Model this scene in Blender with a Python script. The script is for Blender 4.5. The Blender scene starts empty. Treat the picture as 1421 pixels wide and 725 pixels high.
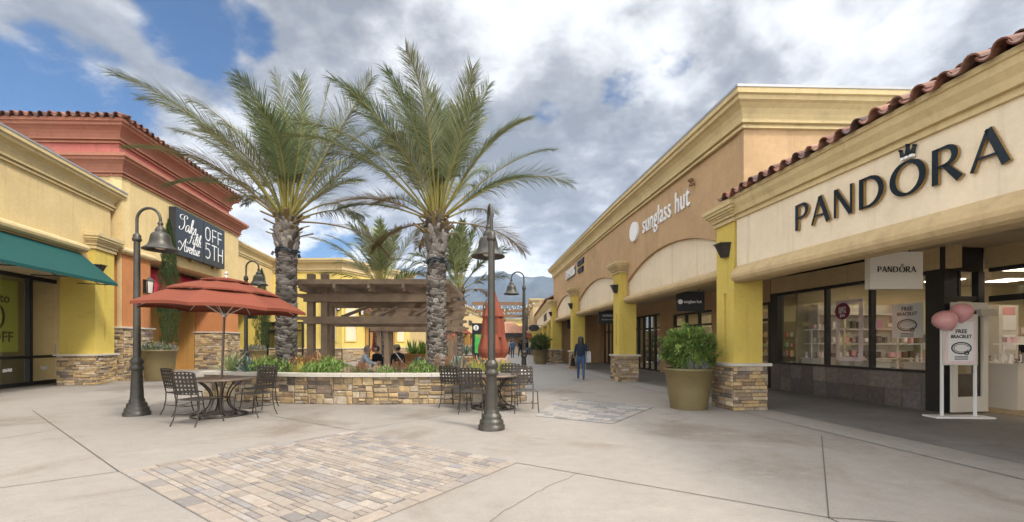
import bpy, bmesh, math, random
from mathutils import Vector, Matrix
random.seed(7)
R = math.radians
PI = math.pi
scene = bpy.context.scene
COL = scene.collection
rnd = random.random
def uni(a, b): return a + (b - a) * rnd()
def lerp(a, b, t): return a + (b - a) * t
F_PX, CAM_H, CX, HY = 600.0, 1.45, 710.5, 476.0
def G(px, py):
    Y = CAM_H * F_PX / (py - HY)
    return ((px - CX) * Y / F_PX, Y)

# ------------------------------------------------------------------ mesh builder
class MB:
    def __init__(s):
        s.v = []; s.f = []; s.m = []; s.c = []; s.sm = []
    def add(s, vs, fs, mi=0, col=None, smooth=False):
        b = len(s.v)
        s.v.extend([tuple(p) for p in vs])
        for f in fs:
            s.f.append([i + b for i in f]); s.m.append(mi); s.c.append(col or (1, 1, 1)); s.sm.append(smooth)
    def hexa(s, p, mi=0, col=None):
        s.add(p, [(0, 3, 2, 1), (4, 5, 6, 7), (0, 1, 5, 4), (1, 2, 6, 5), (2, 3, 7, 6), (3, 0, 4, 7)], mi, col)
    def box(s, c, size, rz=0, mi=0, col=None):
        x, y, z = size[0] / 2, size[1] / 2, size[2] / 2
        M = Matrix.Translation(c) @ Matrix.Rotation(rz, 4, 'Z')
        s.hexa([M @ Vector(q) for q in ((-x, -y, -z), (x, -y, -z), (x, y, -z), (-x, y, -z), (-x, -y, z), (x, -y, z), (x, y, z), (-x, y, z))], mi, col)
    def bx(s, x0, x1, y0, y1, z0, z1, mi=0, col=None):
        s.box(((x0 + x1) / 2, (y0 + y1) / 2, (z0 + z1) / 2), (x1 - x0, y1 - y0, z1 - z0), 0, mi, col)
    def fbox(s, fr, s0, s1, o0, o1, z0, z1, mi=0, col=None):
        s.hexa([fr(s0, o0, z0), fr(s1, o0, z0), fr(s1, o1, z0), fr(s0, o1, z0), fr(s0, o0, z1), fr(s1, o0, z1), fr(s1, o1, z1), fr(s0, o1, z1)], mi, col)
    def bar(s, a, b, w, h, mi=0, col=None, up=(0, 0, 1)):
        a = Vector(a); b = Vector(b); d = (b - a).normalized(); up = Vector(up)
        if abs(d.dot(up)) > .98: up = Vector((0, 1, 0))
        x = d.cross(up).normalized(); y = x.cross(d)
        q = []
        for p in (a, b):
            q += [p - x * w / 2 - y * h / 2, p + x * w / 2 - y * h / 2, p + x * w / 2 + y * h / 2, p - x * w / 2 + y * h / 2]
        s.hexa(q, mi, col)
    def prism(s, poly, z0, z1, mi=0, col=None):
        n = len(poly)
        vs = [(p[0], p[1], z0) for p in poly] + [(p[0], p[1], z1) for p in poly]
        s.add(vs, [tuple(range(n))[::-1], tuple(range(n, 2 * n))] + [(i, (i + 1) % n, n + (i + 1) % n, n + i) for i in range(n)], mi, col)
    def tube(s, pts, r, n=8, mi=0, col=None, closed=False, smooth=True):
        pts = [Vector(p) for p in pts]; k = len(pts)
        rs = r if isinstance(r, (list, tuple)) else [r] * k
        vs = []; prev = None
        for i, p in enumerate(pts):
            if closed: d = pts[(i + 1) % k] - pts[i - 1]
            else: d = pts[min(i + 1, k - 1)] - pts[max(i - 1, 0)]
            d.normalize()
            if prev is None:
                u = Vector((0, 0, 1)) if abs(d.z) < .9 else Vector((1, 0, 0))
                x = d.cross(u).normalized()
            else:
                x = (prev - d * prev.dot(d)).normalized()
            prev = x; y = d.cross(x)
            for j in range(n):
                a = 2 * PI * j / n
                vs.append(p + (x * math.cos(a) + y * math.sin(a)) * rs[i])
        fs = []
        for i in range(k if closed else k - 1):
            i2 = (i + 1) % k
            for j in range(n):
                fs.append((i * n + j, i * n + (j + 1) % n, i2 * n + (j + 1) % n, i2 * n + j))
        s.add(vs, fs, mi, col, smooth)
        if not closed:
            s.add(vs[:n], [tuple(range(n))[::-1]], mi, col); s.add(vs[-n:], [tuple(range(n))], mi, col)
    def lathe(s, prof, c=(0, 0, 0), n=24, mi=0, col=None, smooth=True, rfun=None):
        vs = []
        for (r, z) in prof:
            for j in range(n):
                a = 2 * PI * j / n
                rr = r * (rfun(a, z) if rfun else 1)
                vs.append((c[0] + rr * math.cos(a), c[1] + rr * math.sin(a), c[2] + z))
        fs = []
        for i in range(len(prof) - 1):
            for j in range(n):
                fs.append((i * n + j, i * n + (j + 1) % n, (i + 1) * n + (j + 1) % n, (i + 1) * n + j))
        s.add(vs, fs, mi, col, smooth)
        if prof[0][0] > .0005: s.add(vs[:n], [tuple(range(n))[::-1]], mi, col)
        if prof[-1][0] > .0005: s.add(vs[-n:], [tuple(range(n))], mi, col)
    def sweep(s, path, prof, side, mi=0, col=None, smooth=False, caps=True, z=0):
        P = offset_path_dirs(path, side)
        m = len(prof); vs = []
        for (p, nrm) in P:
            for (o, zz) in prof:
                vs.append((p[0] + nrm[0] * o, p[1] + nrm[1] * o, z + zz))
        fs = []
        for i in range(len(P) - 1):
            for j in range(m):
                j2 = (j + 1) % m
                fs.append((i * m + j, i * m + j2, (i + 1) * m + j2, (i + 1) * m + j))
        s.add(vs, fs, mi, col, smooth)
        if caps:
            s.add(vs[:m], [tuple(range(m))], mi, col); s.add(vs[-m:], [tuple(range(m))[::-1]], mi, col)
    def build(s, name, mats, parent=None, world=False, label=None, recalc=True):
        if not isinstance(mats, (list, tuple)): mats = [mats]
        org = (0, 0, 0)
        if parent is None and world and s.v:
            xs = [p[0] for p in s.v]; ys = [p[1] for p in s.v]; zs = [p[2] for p in s.v]
            org = ((min(xs) + max(xs)) / 2, (min(ys) + max(ys)) / 2, min(zs))
        me = bpy.data.meshes.new(name)
        me.from_pydata([(p[0] - org[0], p[1] - org[1], p[2] - org[2]) for p in s.v], [], s.f)
        for m in mats: me.materials.append(m)
        me.polygons.foreach_set('material_index', s.m)
        me.polygons.foreach_set('use_smooth', s.sm)
        at = me.attributes.new('col', 'FLOAT_COLOR', 'FACE')
        buf = []
        for c in s.c: buf += [c[0], c[1], c[2], 1.0]
        at.data.foreach_set('color', buf)
        if recalc:
            bm = bmesh.new(); bm.from_mesh(me)
            bmesh.ops.recalc_face_normals(bm, faces=bm.faces)
            bm.to_mesh(me); bm.free()
        me.update()
        o = bpy.data.objects.new(name, me); COL.objects.link(o)
        if parent is not None:
            o.parent = parent
            if world: o.location = -wloc(parent)
        else:
            o.location = org
        if label: o['label'] = label
        return o

def wloc(o):
    v = Vector(o.location)
    while o.parent:
        o = o.parent; v += o.location
    return v

def offset_path_dirs(path, side):
    sg = 1 if side == 'L' else -1
    out = []
    n = len(path)
    def nr(a, b):
        dx, dy = b[0] - a[0], b[1] - a[1]; L = math.hypot(dx, dy)
        return (-dy / L * sg, dx / L * sg)
    for i in range(n):
        if i == 0: q = nr(path[0], path[1])
        elif i == n - 1: q = nr(path[-2], path[-1])
        else:
            a = nr(path[i - 1], path[i]); b = nr(path[i], path[i + 1])
            k = 1 + a[0] * b[0] + a[1] * b[1]
            q = ((a[0] + b[0]) / k, (a[1] + b[1]) / k)
        out.append((path[i], q))
    return out
def offset_path(path, d, side):
    return [(p[0] + q[0] * d, p[1] + q[1] * d) for p, q in offset_path_dirs(path, side)]

def Frame(a, b, side):
    """plan frame: s along a->b from a, o outward, z up"""
    dx, dy = b[0] - a[0], b[1] - a[1]; L = math.hypot(dx, dy); dx /= L; dy /= L
    nx, ny = (-dy, dx) if side == 'L' else (dy, -dx)
    def fr(s, o, z): return Vector((a[0] + dx * s + nx * o, a[1] + dy * s + ny * o, z))
    fr.L = L; fr.d = (dx, dy); fr.n = (nx, ny); fr.a = a; fr.b = b
    return fr
def subframe(fr, s, o, side):  # same direction, moved
    p = fr(s, o, 0)
    return Frame((p.x, p.y), (p.x + fr.d[0], p.y + fr.d[1]), side)

def thing(name, label, cat, loc=(0, 0, 0), rz=0, group=None):
    o = bpy.data.objects.new(name, None); COL.objects.link(o)
    o.empty_display_size = .2
    o.location = loc; o.rotation_euler = (0, 0, rz)
    tag(o, label, cat, group)
    return o
def tag(o, label=None, cat=None, group=None, kind=None):
    if label: o['label'] = label
    if cat: o['category'] = cat
    if group: o['group'] = group
    if kind: o['kind'] = kind
    return o
def children(o): return [c for c in bpy.data.objects if c.parent == o]
def dup(root, loc, rz, label=None, scale=None):
    r = root.copy(); COL.objects.link(r); r.location = loc; r.rotation_euler = (0, 0, rz)
    if label: r['label'] = label
    if scale: r.scale = (scale,) * 3
    for ch in children(root):
        if ch == r: continue
        c = ch.copy(); COL.objects.link(c); c.parent = r
        for g in children(ch):
            d = g.copy(); COL.objects.link(d); d.parent = c
    return r

# ------------------------------------------------------------------ materials
def nt(m):
    m.use_nodes = True
    return m.node_tree.nodes, m.node_tree.links
def mat(name, col=(.5, .5, .5), rough=.8, metal=0, noise=None, noise2=None, bump=None, attr=False, emis=None, spec=None, stain=None, coords='Object'):
    m = bpy.data.materials.new(name); N, L = nt(m)
    b = N['Principled BSDF']
    b.inputs['Roughness'].default_value = rough; b.inputs['Metallic'].default_value = metal
    if spec is not None: b.inputs['Specular IOR Level'].default_value = spec
    tc = N.new('ShaderNodeTexCoord')
    if attr:
        a = N.new('ShaderNodeAttribute'); a.attribute_name = 'col'; out = a.outputs['Color']
    else:
        c = N.new('ShaderNodeRGB'); c.outputs[0].default_value = (*col, 1); out = c.outputs[0]
    for nz in (noise, noise2):
        if nz:
            n = N.new('ShaderNodeTexNoise'); n.inputs['Scale'].default_value = nz[0]; n.inputs['Detail'].default_value = 6
            n.inputs['Roughness'].default_value = .6
            L.new(tc.outputs[coords], n.inputs['Vector'])
            r = N.new('ShaderNodeMapRange'); r.inputs['From Min'].default_value = .28; r.inputs['From Max'].default_value = .72
            r.inputs['To Min'].default_value = 1 - nz[1]; r.inputs['To Max'].default_value = 1 + nz[1]
            L.new(n.outputs['Fac'], r.inputs['Value'])
            x = N.new('ShaderNodeVectorMath'); x.operation = 'SCALE'
            L.new(out, x.inputs[0]); L.new(r.outputs[0], x.inputs['Scale']); out = x.outputs[0]
    if stain:   # (scale, color, threshold, amount)
        n = N.new('ShaderNodeTexNoise'); n.inputs['Scale'].default_value = stain[0]; n.inputs['Detail'].default_value = 8
        n.inputs['Roughness'].default_value = .62; n.inputs['Distortion'].default_value = .6
        L.new(tc.outputs[coords], n.inputs['Vector'])
        r = N.new('ShaderNodeMapRange'); r.interpolation_type = 'SMOOTHSTEP'
        r.inputs['From Min'].default_value = stain[2]; r.inputs['From Max'].default_value = stain[2] + .2
        r.inputs['To Max'].default_value = stain[3]
        L.new(n.outputs['Fac'], r.inputs['Value'])
        x = N.new('ShaderNodeMix'); x.data_type = 'RGBA'
        L.new(r.outputs[0], x.inputs['Factor']); L.new(out, x.inputs['A']); x.inputs['B'].default_value = (*stain[1], 1)
        out = x.outputs['Result']
    L.new(out, b.inputs['Base Color'])
    if bump:
        n = N.new('ShaderNodeTexNoise'); n.inputs['Scale'].default_value = bump[0]; n.inputs['Detail'].default_value = 5
        L.new(tc.outputs[coords], n.inputs['Vector'])
        u = N.new('ShaderNodeBump'); u.inputs['Strength'].default_value = bump[1]; u.inputs['Distance'].default_value = .02
        L.new(n.outputs['Fac'], u.inputs['Height']); L.new(u.outputs['Normal'], b.inputs['Normal'])
    if emis:
        b.inputs['Emission Color'].default_value = (*emis[0], 1); b.inputs['Emission Strength'].default_value = emis[1]
    return m
def stucco(name, col, var=.10):
    m = mat(name, col, .92, 0, (1.1, var), (9, var * .7), (70, .45), spec=.2, stain=(.5, tuple(c * .62 for c in col), .56, .5))
    N, L = nt(m); b = N['Principled BSDF']; src = b.inputs['Base Color'].links[0].from_socket
    tc = N.new('ShaderNodeTexCoord'); mp = N.new('ShaderNodeMapping'); mp.inputs['Scale'].default_value = (3.2, 3.2, .16); L.new(tc.outputs['Object'], mp.inputs[0])
    n = N.new('ShaderNodeTexNoise'); n.inputs['Scale'].default_value = 1.6; n.inputs['Detail'].default_value = 7; n.inputs['Roughness'].default_value = .6; L.new(mp.outputs[0], n.inputs['Vector'])
    r = N.new('ShaderNodeMapRange'); r.interpolation_type = 'SMOOTHSTEP'; r.inputs['From Min'].default_value = .52; r.inputs['From Max'].default_value = .70; r.inputs['To Max'].default_value = .38
    L.new(n.outputs['Fac'], r.inputs['Value'])
    x = N.new('ShaderNodeMix'); x.data_type = 'RGBA'; L.new(r.outputs[0], x.inputs['Factor']); L.new(src, x.inputs['A']); x.inputs['B'].default_value = (*[c * .66 for c in col], 1)
    L.new(x.outputs['Result'], b.inputs['Base Color'])
    # trowelled unevenness under the fine grain
    bp = b.inputs['Normal'].links[0].from_node; n2 = N.new('ShaderNodeTexNoise'); n2.inputs['Scale'].default_value = 5; n2.inputs['Detail'].default_value = 3; L.new(tc.outputs['Object'], n2.inputs['Vector'])
    b2 = N.new('ShaderNodeBump'); b2.inputs['Strength'].default_value = .25; b2.inputs['Distance'].default_value = .03; L.new(n2.outputs['Fac'], b2.inputs['Height']); L.new(b2.outputs['Normal'], bp.inputs['Normal'])
    return m
def leafmat(name, trans=.25):
    m = mat(name, rough=.55, attr=True, noise=(3, .25), spec=.35)
    N, L = nt(m); b = N['Principled BSDF']
    out = N['Material Output']
    t = N.new('ShaderNodeBsdfTranslucent'); x = N.new('ShaderNodeMixShader'); x.inputs[0].default_value = trans
    src = b.inputs['Base Color'].links[0].from_socket
    L.new(src, t.inputs['Color']); L.new(b.outputs[0], x.inputs[1]); L.new(t.outputs[0], x.inputs[2]); L.new(x.outputs[0], out.inputs['Surface'])
    return m
def glassmat(name, tint=(.90, .91, .90), base=.05):
    m = bpy.data.materials.new(name); N, L = nt(m)
    out = N['Material Output']; N.remove(N['Principled BSDF'])
    t = N.new('ShaderNodeBsdfTransparent'); t.inputs[0].default_value = (*tint, 1)
    g = N.new('ShaderNodeBsdfGlossy'); g.inputs['Roughness'].default_value = .015; g.inputs['Color'].default_value = (.95, .97, 1, 1)
    f = N.new('ShaderNodeLayerWeight')      # Schlick reflectance of a pane, the same from both sides
    p5 = N.new('ShaderNodeMath'); p5.operation = 'POWER'; p5.inputs[1].default_value = 5; L.new(f.outputs['Facing'], p5.inputs[0])
    a = N.new('ShaderNodeMath'); a.operation = 'MULTIPLY_ADD'; a.inputs[1].default_value = .92; a.inputs[2].default_value = .06 + base; a.use_clamp = True
    L.new(p5.outputs[0], a.inputs[0])
    x = N.new('ShaderNodeMixShader'); L.new(a.outputs[0], x.inputs[0]); L.new(t.outputs[0], x.inputs[1]); L.new(g.outputs[0], x.inputs[2])
    L.new(x.outputs[0], out.inputs['Surface'])
    return m

M = {}
M['tan'] = stucco('stucco_tan', (.46, .305, .165))
M['tanlight'] = stucco('stucco_light_tan', (.52, .39, .215))
M['yellowtan'] = stucco('stucco_yellow_tan', (.60, .455, .225), .08)
M['cornice'] = stucco('stucco_cornice', (.54, .42, .22))
M['cream'] = stucco('stucco_cream', (.72, .60, .43), .06)
M['beam'] = stucco('stucco_beam', (.50, .37, .20))
M['mustard'] = stucco('stucco_mustard', (.57, .43, .10), .07)
M['yellow'] = stucco('stucco_yellow', (.66, .51, .155), .07)
M['orange'] = stucco('stucco_orange', (.46, .19, .075), .09)
M['brick_red'] = stucco('stucco_brick_red', (.46, .15, .12), .08)
M['terracotta'] = stucco('stucco_terracotta', (.35, .15, .095), .08)
M['ochre'] = stucco('stucco_ochre', (.40, .22, .065), .08)
M['pinkred'] = stucco('fabric_pink_red', (.45, .035, .06), .06)
M['ceil'] = stucco('stucco_ceiling', (.50, .41, .27), .05)
M['stone'] = mat('ledge_stone', rough=.9, attr=True, noise=(9, .28), noise2=(40, .2), bump=(30, .7), spec=.2)
M['mortar'] = mat('mortar', (.10, .08, .06), .95, bump=(40, .5))
M['mortar_light'] = mat('mortar_light', (.27, .225, .16), .95, noise=(10, .2), bump=(40, .5))
M['cap'] = mat('cast_stone_cap', (.50, .455, .38), .8, noise=(2, .1), noise2=(20, .08), bump=(60, .2))
M['flash'] = mat('metal_flashing', (.33, .33, .33), .45, .4, noise=(1, .1))
M['tile'] = mat('clay_tile', rough=.75, attr=True, noise=(8, .22), bump=(40, .3))
M['dark'] = mat('dark_bronze', (.022, .020, .018), .45, .2, noise=(4, .2))
M['bronze'] = mat('lamp_bronze', (.062, .056, .045), .42, .35, noise=(5, .22), noise2=(30, .12), bump=(50, .1))
M['iron'] = mat('wrought_iron', (.050, .040, .033), .45, .4, noise=(20, .25))
M['iron_seat'] = mat('wrought_iron_seat', (.085, .075, .068), .4, .4, noise=(20, .25))
M['black'] = mat('black_paint', (.012, .012, .013), .4)
M['navy'] = mat('navy_sign', (.022, .028, .036), .35, noise=(1, .1))
M['white'] = mat('white_paint', (.78, .77, .74), .5)
M['offwhite'] = mat('off_white', (.62, .58, .50), .6, noise=(2, .04))
M['letter'] = mat('letter_dark', (.012, .020, .028), .25, .2)
M['gold'] = mat('letter_edge', (.35, .22, .06), .4, .6)
M['glass'] = glassmat('window_glass')
M['glass_left'] = glassmat('window_glass_left', (.90, .91, .90), .12)
M['glass_dark'] = glassmat('window_glass_dark', (.45, .47, .46), .14)
M['wood'] = mat('pergola_timber', (.185, .128, .082), .8, noise=(3, .2), noise2=(25, .15), bump=(30, .3))
M['wood2'] = mat('trellis_timber', (.20, .11, .055), .8, noise=(3, .2))
M['pot'] = mat('pot_olive', (.165, .125, .052), .55, stain=(1.2, (.11, .085, .04), .5, .5), noise=(2, .14), noise2=(15, .07), bump=(30, .08))
M['soil'] = mat('soil', (.05, .035, .022), .95, noise=(8, .3), bump=(30, .8))
M['leaf'] = leafmat('leaf'); M['frond'] = leafmat('frond', .2)
M['bark'] = mat('palm_bark', rough=.95, attr=True, noise=(7, .3), noise2=(35, .25), bump=(28, .7), spec=.1)
M['umbrella'] = mat('umbrella_fabric', (.195, .056, .033), .85, noise=(1.5, .07), noise2=(120, .05), spec=.15)
M['alu'] = mat('aluminium', (.55, .52, .46), .4, .5)
M['teal'] = mat('awning_teal', (.010, .062, .056), .8, noise=(2, .08), spec=.2)
M['pavtile'] = mat('granite_bulkhead', rough=.45, attr=True, noise=(12, .3), noise2=(45, .2))
M['paver'] = mat('paver_block', rough=.9, attr=True, noise=(14, .14), noise2=(90, .12), bump=(90, .35))
M['joint'] = mat('joint', (.085, .075, .063), .95)
M['pink'] = mat('balloon_pink', (.72, .36, .36), .28, spec=.6)
M['lamp_glow'] = mat('shop_light', (1, 1, 1), emis=((1, .86, .66), 4.8))
M['lamp_glow2'] = mat('shop_light_dim', (1, 1, 1), emis=((1, .88, .7), 9.0))
M['floorwood'] = mat('shop_floor', (.33, .22, .10), .35, noise=(2, .15))
M['shopwall'] = mat('shop_wall', (.45, .385, .235), .7, noise=(1, .06))
M['shopdark'] = mat('shop_dark', (.10, .085, .07), .8, noise=(1, .2))
M['mark'] = mat('bulb', (.8, .8, .75), .3)
# ------------------------------------------------------------------ generic architectural pieces
CORN = [(0, 0), (.10, 0), (.10, .07), (.05, .08), (.05, .13), (.16, .14), (.16, .22), (.11, .23), (.11, .27), (.13, .40), (.20, .54), (.32, .64),
        (.42, .68), (.42, .80), (.50, .82), (.50, .97), (0, .97)]
def cornice_prof(h, w): return [(o * 2 * w, z * h / .97) for o, z in CORN]
ROLL = [(-.12, 0)] + [(.0 + .13 * math.cos(a), .13 + .13 * math.sin(a)) for a in [R(x) for x in range(-90, 91, 18)]] + [(-.12, .26)]
PAL = [(.47, .35, .20), (.42, .30, .16), (.53, .42, .27), (.36, .27, .17), (.24, .18, .13), (.40, .32, .23), (.50, .35, .18), (.30, .21, .125), (.44, .36, .27), (.19, .15, .125), (.47, .33, .17)]
def stone_face(mb, fn, L, h, hs, ls, dep, chamf=.008, mi=0, gap=.004, dark=1.0, zfun=None):
    """fn(s,o,z) maps; courses of irregular stones"""
    z = 0.0
    while z < h - .02:
        ch = uni(*hs)
        if h - z - ch < hs[0] * .7: ch = h - z
        s = -rnd() * ls[0]
        while s < L:
            l = uni(*ls); a, b = max(s, 0), min(s + l, L)
            s += l
            if b - a < .025: continue
            pieces = [(z, z + ch)]
            if ch > .11 and rnd() < .35:
                k = z + ch * uni(.4, .6); pieces = [(z, k), (k, z + ch)]
            for (z0, z1) in pieces:
                c = random.choice(PAL); k = uni(.72, 1.12) * dark; c = tuple(q * k for q in c)
                d = uni(*dep); j = lambda: uni(-.006, .006)
                a2, b2, z2, z3 = a + gap, b - gap, z0 + gap, z1 - gap
                bk = [fn(a2, -.02, z2), fn(b2, -.02, z2), fn(b2, -.02, z3), fn(a2, -.02, z3)]
                md = [fn(a2 + j() * .5, d * .7, z2), fn(b2 + j() * .5, d * .7, z2), fn(b2 + j() * .5, d * .7, z3), fn(a2 + j() * .5, d * .7, z3)]
                q = chamf
                ft = [fn(a2 + q + abs(j()), d + j(), z2 + q), fn(b2 - q - abs(j()), d + j(), z2 + q), fn(b2 - q - abs(j()), d + j(), z3 - q), fn(a2 + q + abs(j()), d + j(), z3 - q)]
                mb.add(bk + md + ft, [(0, 1, 5, 4), (1, 2, 6, 5), (2, 3, 7, 6), (3, 0, 4, 7), (4, 5, 9, 8), (5, 6, 10, 9), (6, 7, 11, 10), (7, 4, 8, 11), (8, 9, 10, 11)], mi, c)
        z += ch
def stone_block(fr, s0, s1, o0, o1, h, parent, sides=('n', 's0', 's1'), hs=(.055, .10), ls=(.14, .42), name='stone_base', cap=True):
    mb = MB()
    mb.fbox(fr, s0, s1, o0, o1, 0, h - .005, 1)
    A, B = fr(s0, o1, 0), fr(s1, o1, 0); C, D = fr(s1, o0, 0), fr(s0, o0, 0)
    for (p, q, k) in ((A, B, 'n'), (D, A, 's0'), (B, C, 's1'), (C, D, 'b')):
        if k not in sides: continue
        e = q - p; L = e.length; e.normalize()
        nrm = Vector((e.y, -e.x, 0))
        mid = (A + C) / 2
        if nrm.dot((p + q) / 2 - mid) < 0: nrm = -nrm
        def fn(s, o, z, p=p, e=e, nrm=nrm): return p + e * s + nrm * o + Vector((0, 0, z))
        stone_face(mb, fn, L, h, hs, ls, (.005, .045))
    o = mb.build(name, [M['stone'], M['mortar']], parent, True)
    if cap:
        c = MB(); c.fbox(fr, s0 - .07, s1 + .07, o0 - .07, o1 + .07, h, h + .06)
        c.build('stone_cap', M['cap'], parent, True)
    return o
def capital(fr, s0, s1, o0, o1, z0, z1, parent, m):
    mb = MB(); h = z1 - z0
    for (a, b, e) in ((0, .16, .05), (.16, .24, .03), (.24, .40, .08), (.40, .5, .11), (.5, .62, .15), (.62, .78, .19), (.78, 1, .22)):
        mb.fbox(fr, s0 - e, s1 + e, o0 - e, o1 + e, z0 + h * a, z0 + h * b)
    mb.build('capital', m, parent, True)
def column(fr, w, d, zb, zt, parent, m, mc, capz=None, o_front=0, slot=True, s_mid=0, basemore=.06, slotz=(1.35, 2.55)):
    """column centred on s_mid, front face at o_front, depth d"""
    s0, s1, o0, o1 = s_mid - w / 2, s_mid + w / 2, o_front - d, o_front
    stone_block(fr, s0 - basemore, s1 + basemore, o0 - basemore, o1 + basemore, zb, parent)
    mb = MB(); z0 = zb + .06; top = capz[0] if capz else zt
    if slot:
        a, b = s_mid - .05, s_mid + .05
        mb.fbox(fr, s0, s1, o0, o1 - .05, z0, top)
        mb.fbox(fr, s0, a, o1 - .05, o1, z0, top); mb.fbox(fr, b, s1, o1 - .05, o1, z0, top)
        mb.fbox(fr, a, b, o1 - .05, o1, z0, slotz[0]); mb.fbox(fr, a, b, o1 - .05, o1, slotz[1], top)
    else:
        mb.fbox(fr, s0, s1, o0, o1, z0, top)
    mb.build('column', m, parent, True)
    if capz: capital(fr, s0, s1, o0, o1, capz[0], capz[1], parent, mc)
def arch_z(s, a, b, zs, za):
    m = (a + b) / 2; hw = (b - a) / 2; h = za - zs; Rr = (hw * hw + h * h) / (2 * h)
    return zs + math.sqrt(max(Rr * Rr - (s - m) ** 2, 0)) - (Rr - h)
def arch_wall(mb, fr, S0, S1, a, b, zb, zs, za, zt, o, dep):
    if a > S0: mb.fbox(fr, S0, a, o - dep, o, zb, zt)
    if b < S1: mb.fbox(fr, b, S1, o - dep, o, zb, zt)
    n = 24
    for i in range(n):
        u, v = lerp(a, b, i / n), lerp(a, b, (i + 1) / n)
        zu, zv = arch_z(u, a, b, zs, za), arch_z(v, a, b, zs, za)
        P = [fr(u, o - dep, zu), fr(v, o - dep, zv), fr(v, o, zv), fr(u, o, zu), fr(u, o - dep, zt), fr(v, o - dep, zt), fr(v, o, zt), fr(u, o, zt)]
        mb.add(P, [(0, 1, 2, 3), (4, 7, 6, 5), (3, 2, 6, 7), (0, 4, 5, 1)])
def arch_panel(fr, a, b, zb, zs, za, o, parent, m, name='arch_panel'):
    mb = MB(); n = 24
    for i in range(n):
        u, v = lerp(a, b, i / n), lerp(a, b, (i + 1) / n)
        zu, zv = arch_z(u, a, b, zs, za), arch_z(v, a, b, zs, za)
        mb.add([fr(u, o, zb), fr(v, o, zb), fr(v, o, zv), fr(u, o, zu), fr(u, o - .1, zb), fr(v, o - .1, zb), fr(v, o - .1, zv), fr(u, o - .1, zu)], [(0, 1, 2, 3), (4, 7, 6, 5), (0, 4, 5, 1)])
    mb.build(name, m, parent, True)
def storefront(fr, s0, s1, z0, z1, o, n, parent, fm, gm, fw=.07, fd=.10, doors=(), transom=None, name='shop_front', rail=None):
    """framed glazing; each pane its own sub-part"""
    mb = MB(); xs = [lerp(s0, s1, i / n) for i in range(n + 1)]
    for i, x in enumerate(xs):
        a = x - fw / 2 if 0 < i < n else (x if i == 0 else x - fw)
        mb.fbox(fr, a, a + fw, o - fd / 2, o + fd / 2, z0, z1)
    for i in range(n):
        a = xs[i] + (fw if i == 0 else fw / 2); b = xs[i + 1] - (fw if i == n - 1 else fw / 2)
        q = .003
        mb.fbox(fr, a, b, o - fd / 2 + q, o + fd / 2 - q, z1 - fw, z1 - q); mb.fbox(fr, a, b, o - fd / 2 + q, o + fd / 2 - q, z0 + q, z0 + fw)
        if transom: mb.fbox(fr, a, b, o - fd / 2 + q, o + fd / 2 - q, transom, transom + fw)
        if rail: mb.fbox(fr, a, b, o - fd / 2 + q, o + fd / 2 - q, rail, rail + fw * .7)
    f = mb.build(name, fm, parent, True)
    for i in range(n):
        a = xs[i] + fw / 2; b = xs[i + 1] - fw / 2
        if i in doors:
            d = MB(); t = (transom or z1) ; m = (a + b) / 2
            for (u, v) in ((a + .02, m - .01), (m + .01, b - .02)):
                for (p, q, r, w) in ((u, u + .07, z0 + .01, t), (v - .07, v, z0 + .01, t), (u + .07, v - .07, z0 + .01, z0 + .22), (u + .07, v - .07, t - .1, t)):
                    d.fbox(fr, p, q, o - .03, o + .03, r, w)
            for k in (-.09, .09):
                d.tube([fr(m + k, o + .03, z0 + .95), fr(m + k, o + .1, z0 + .97), fr(m + k, o + .1, z0 + 1.33), fr(m + k, o + .03, z0 + 1.35)], .012, 6, 1)
            d.build('door', [fm, M['alu']], f, True)
        g = MB()
        g.add([fr(a, o, z0 + fw / 2), fr(b, o, z0 + fw / 2), fr(b, o, z1 - fw / 2), fr(a, o, z1 - fw / 2)], [(0, 1, 2, 3)])
        g.build('pane', gm, f, True, recalc=False)
    return f
def shade_(c, a, b):
    k = uni(a, b); return tuple(x * k for x in c)
TILEC = [(.20, .075, .045), (.26, .10, .06), (.15, .06, .04), (.30, .13, .08), (.11, .055, .042), (.23, .085, .05), (.33, .17, .11)]
def half_pipe(mb, p0, p1, right, up, r0, r1, col, t=.018, n=7, flip=1):
    vs = []
    for (p, r) in ((p0, r0), (p1, r1)):
        for rr in (r, r - t):
            for j in range(n + 1):
                a = PI * j / n
                vs.append(p + right * math.cos(a) * rr + up * math.sin(a) * rr * flip)
    m = n + 1; fs = []
    for j in range(n):
        fs.append((j, j + 1, 2 * m + j + 1, 2 * m + j)); fs.append((m + j, m + j + 1, 3 * m + j + 1, 3 * m + j))
        fs.append((j, j + 1, m + j + 1, m + j)); fs.append((2 * m + j, 2 * m + j + 1, 3 * m + j + 1, 3 * m + j))
    fs += [(0, m, 3 * m, 2 * m), (n, m + n, 3 * m + n, 2 * m + n)]
    mb.add(vs, fs, 0, col)
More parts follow.
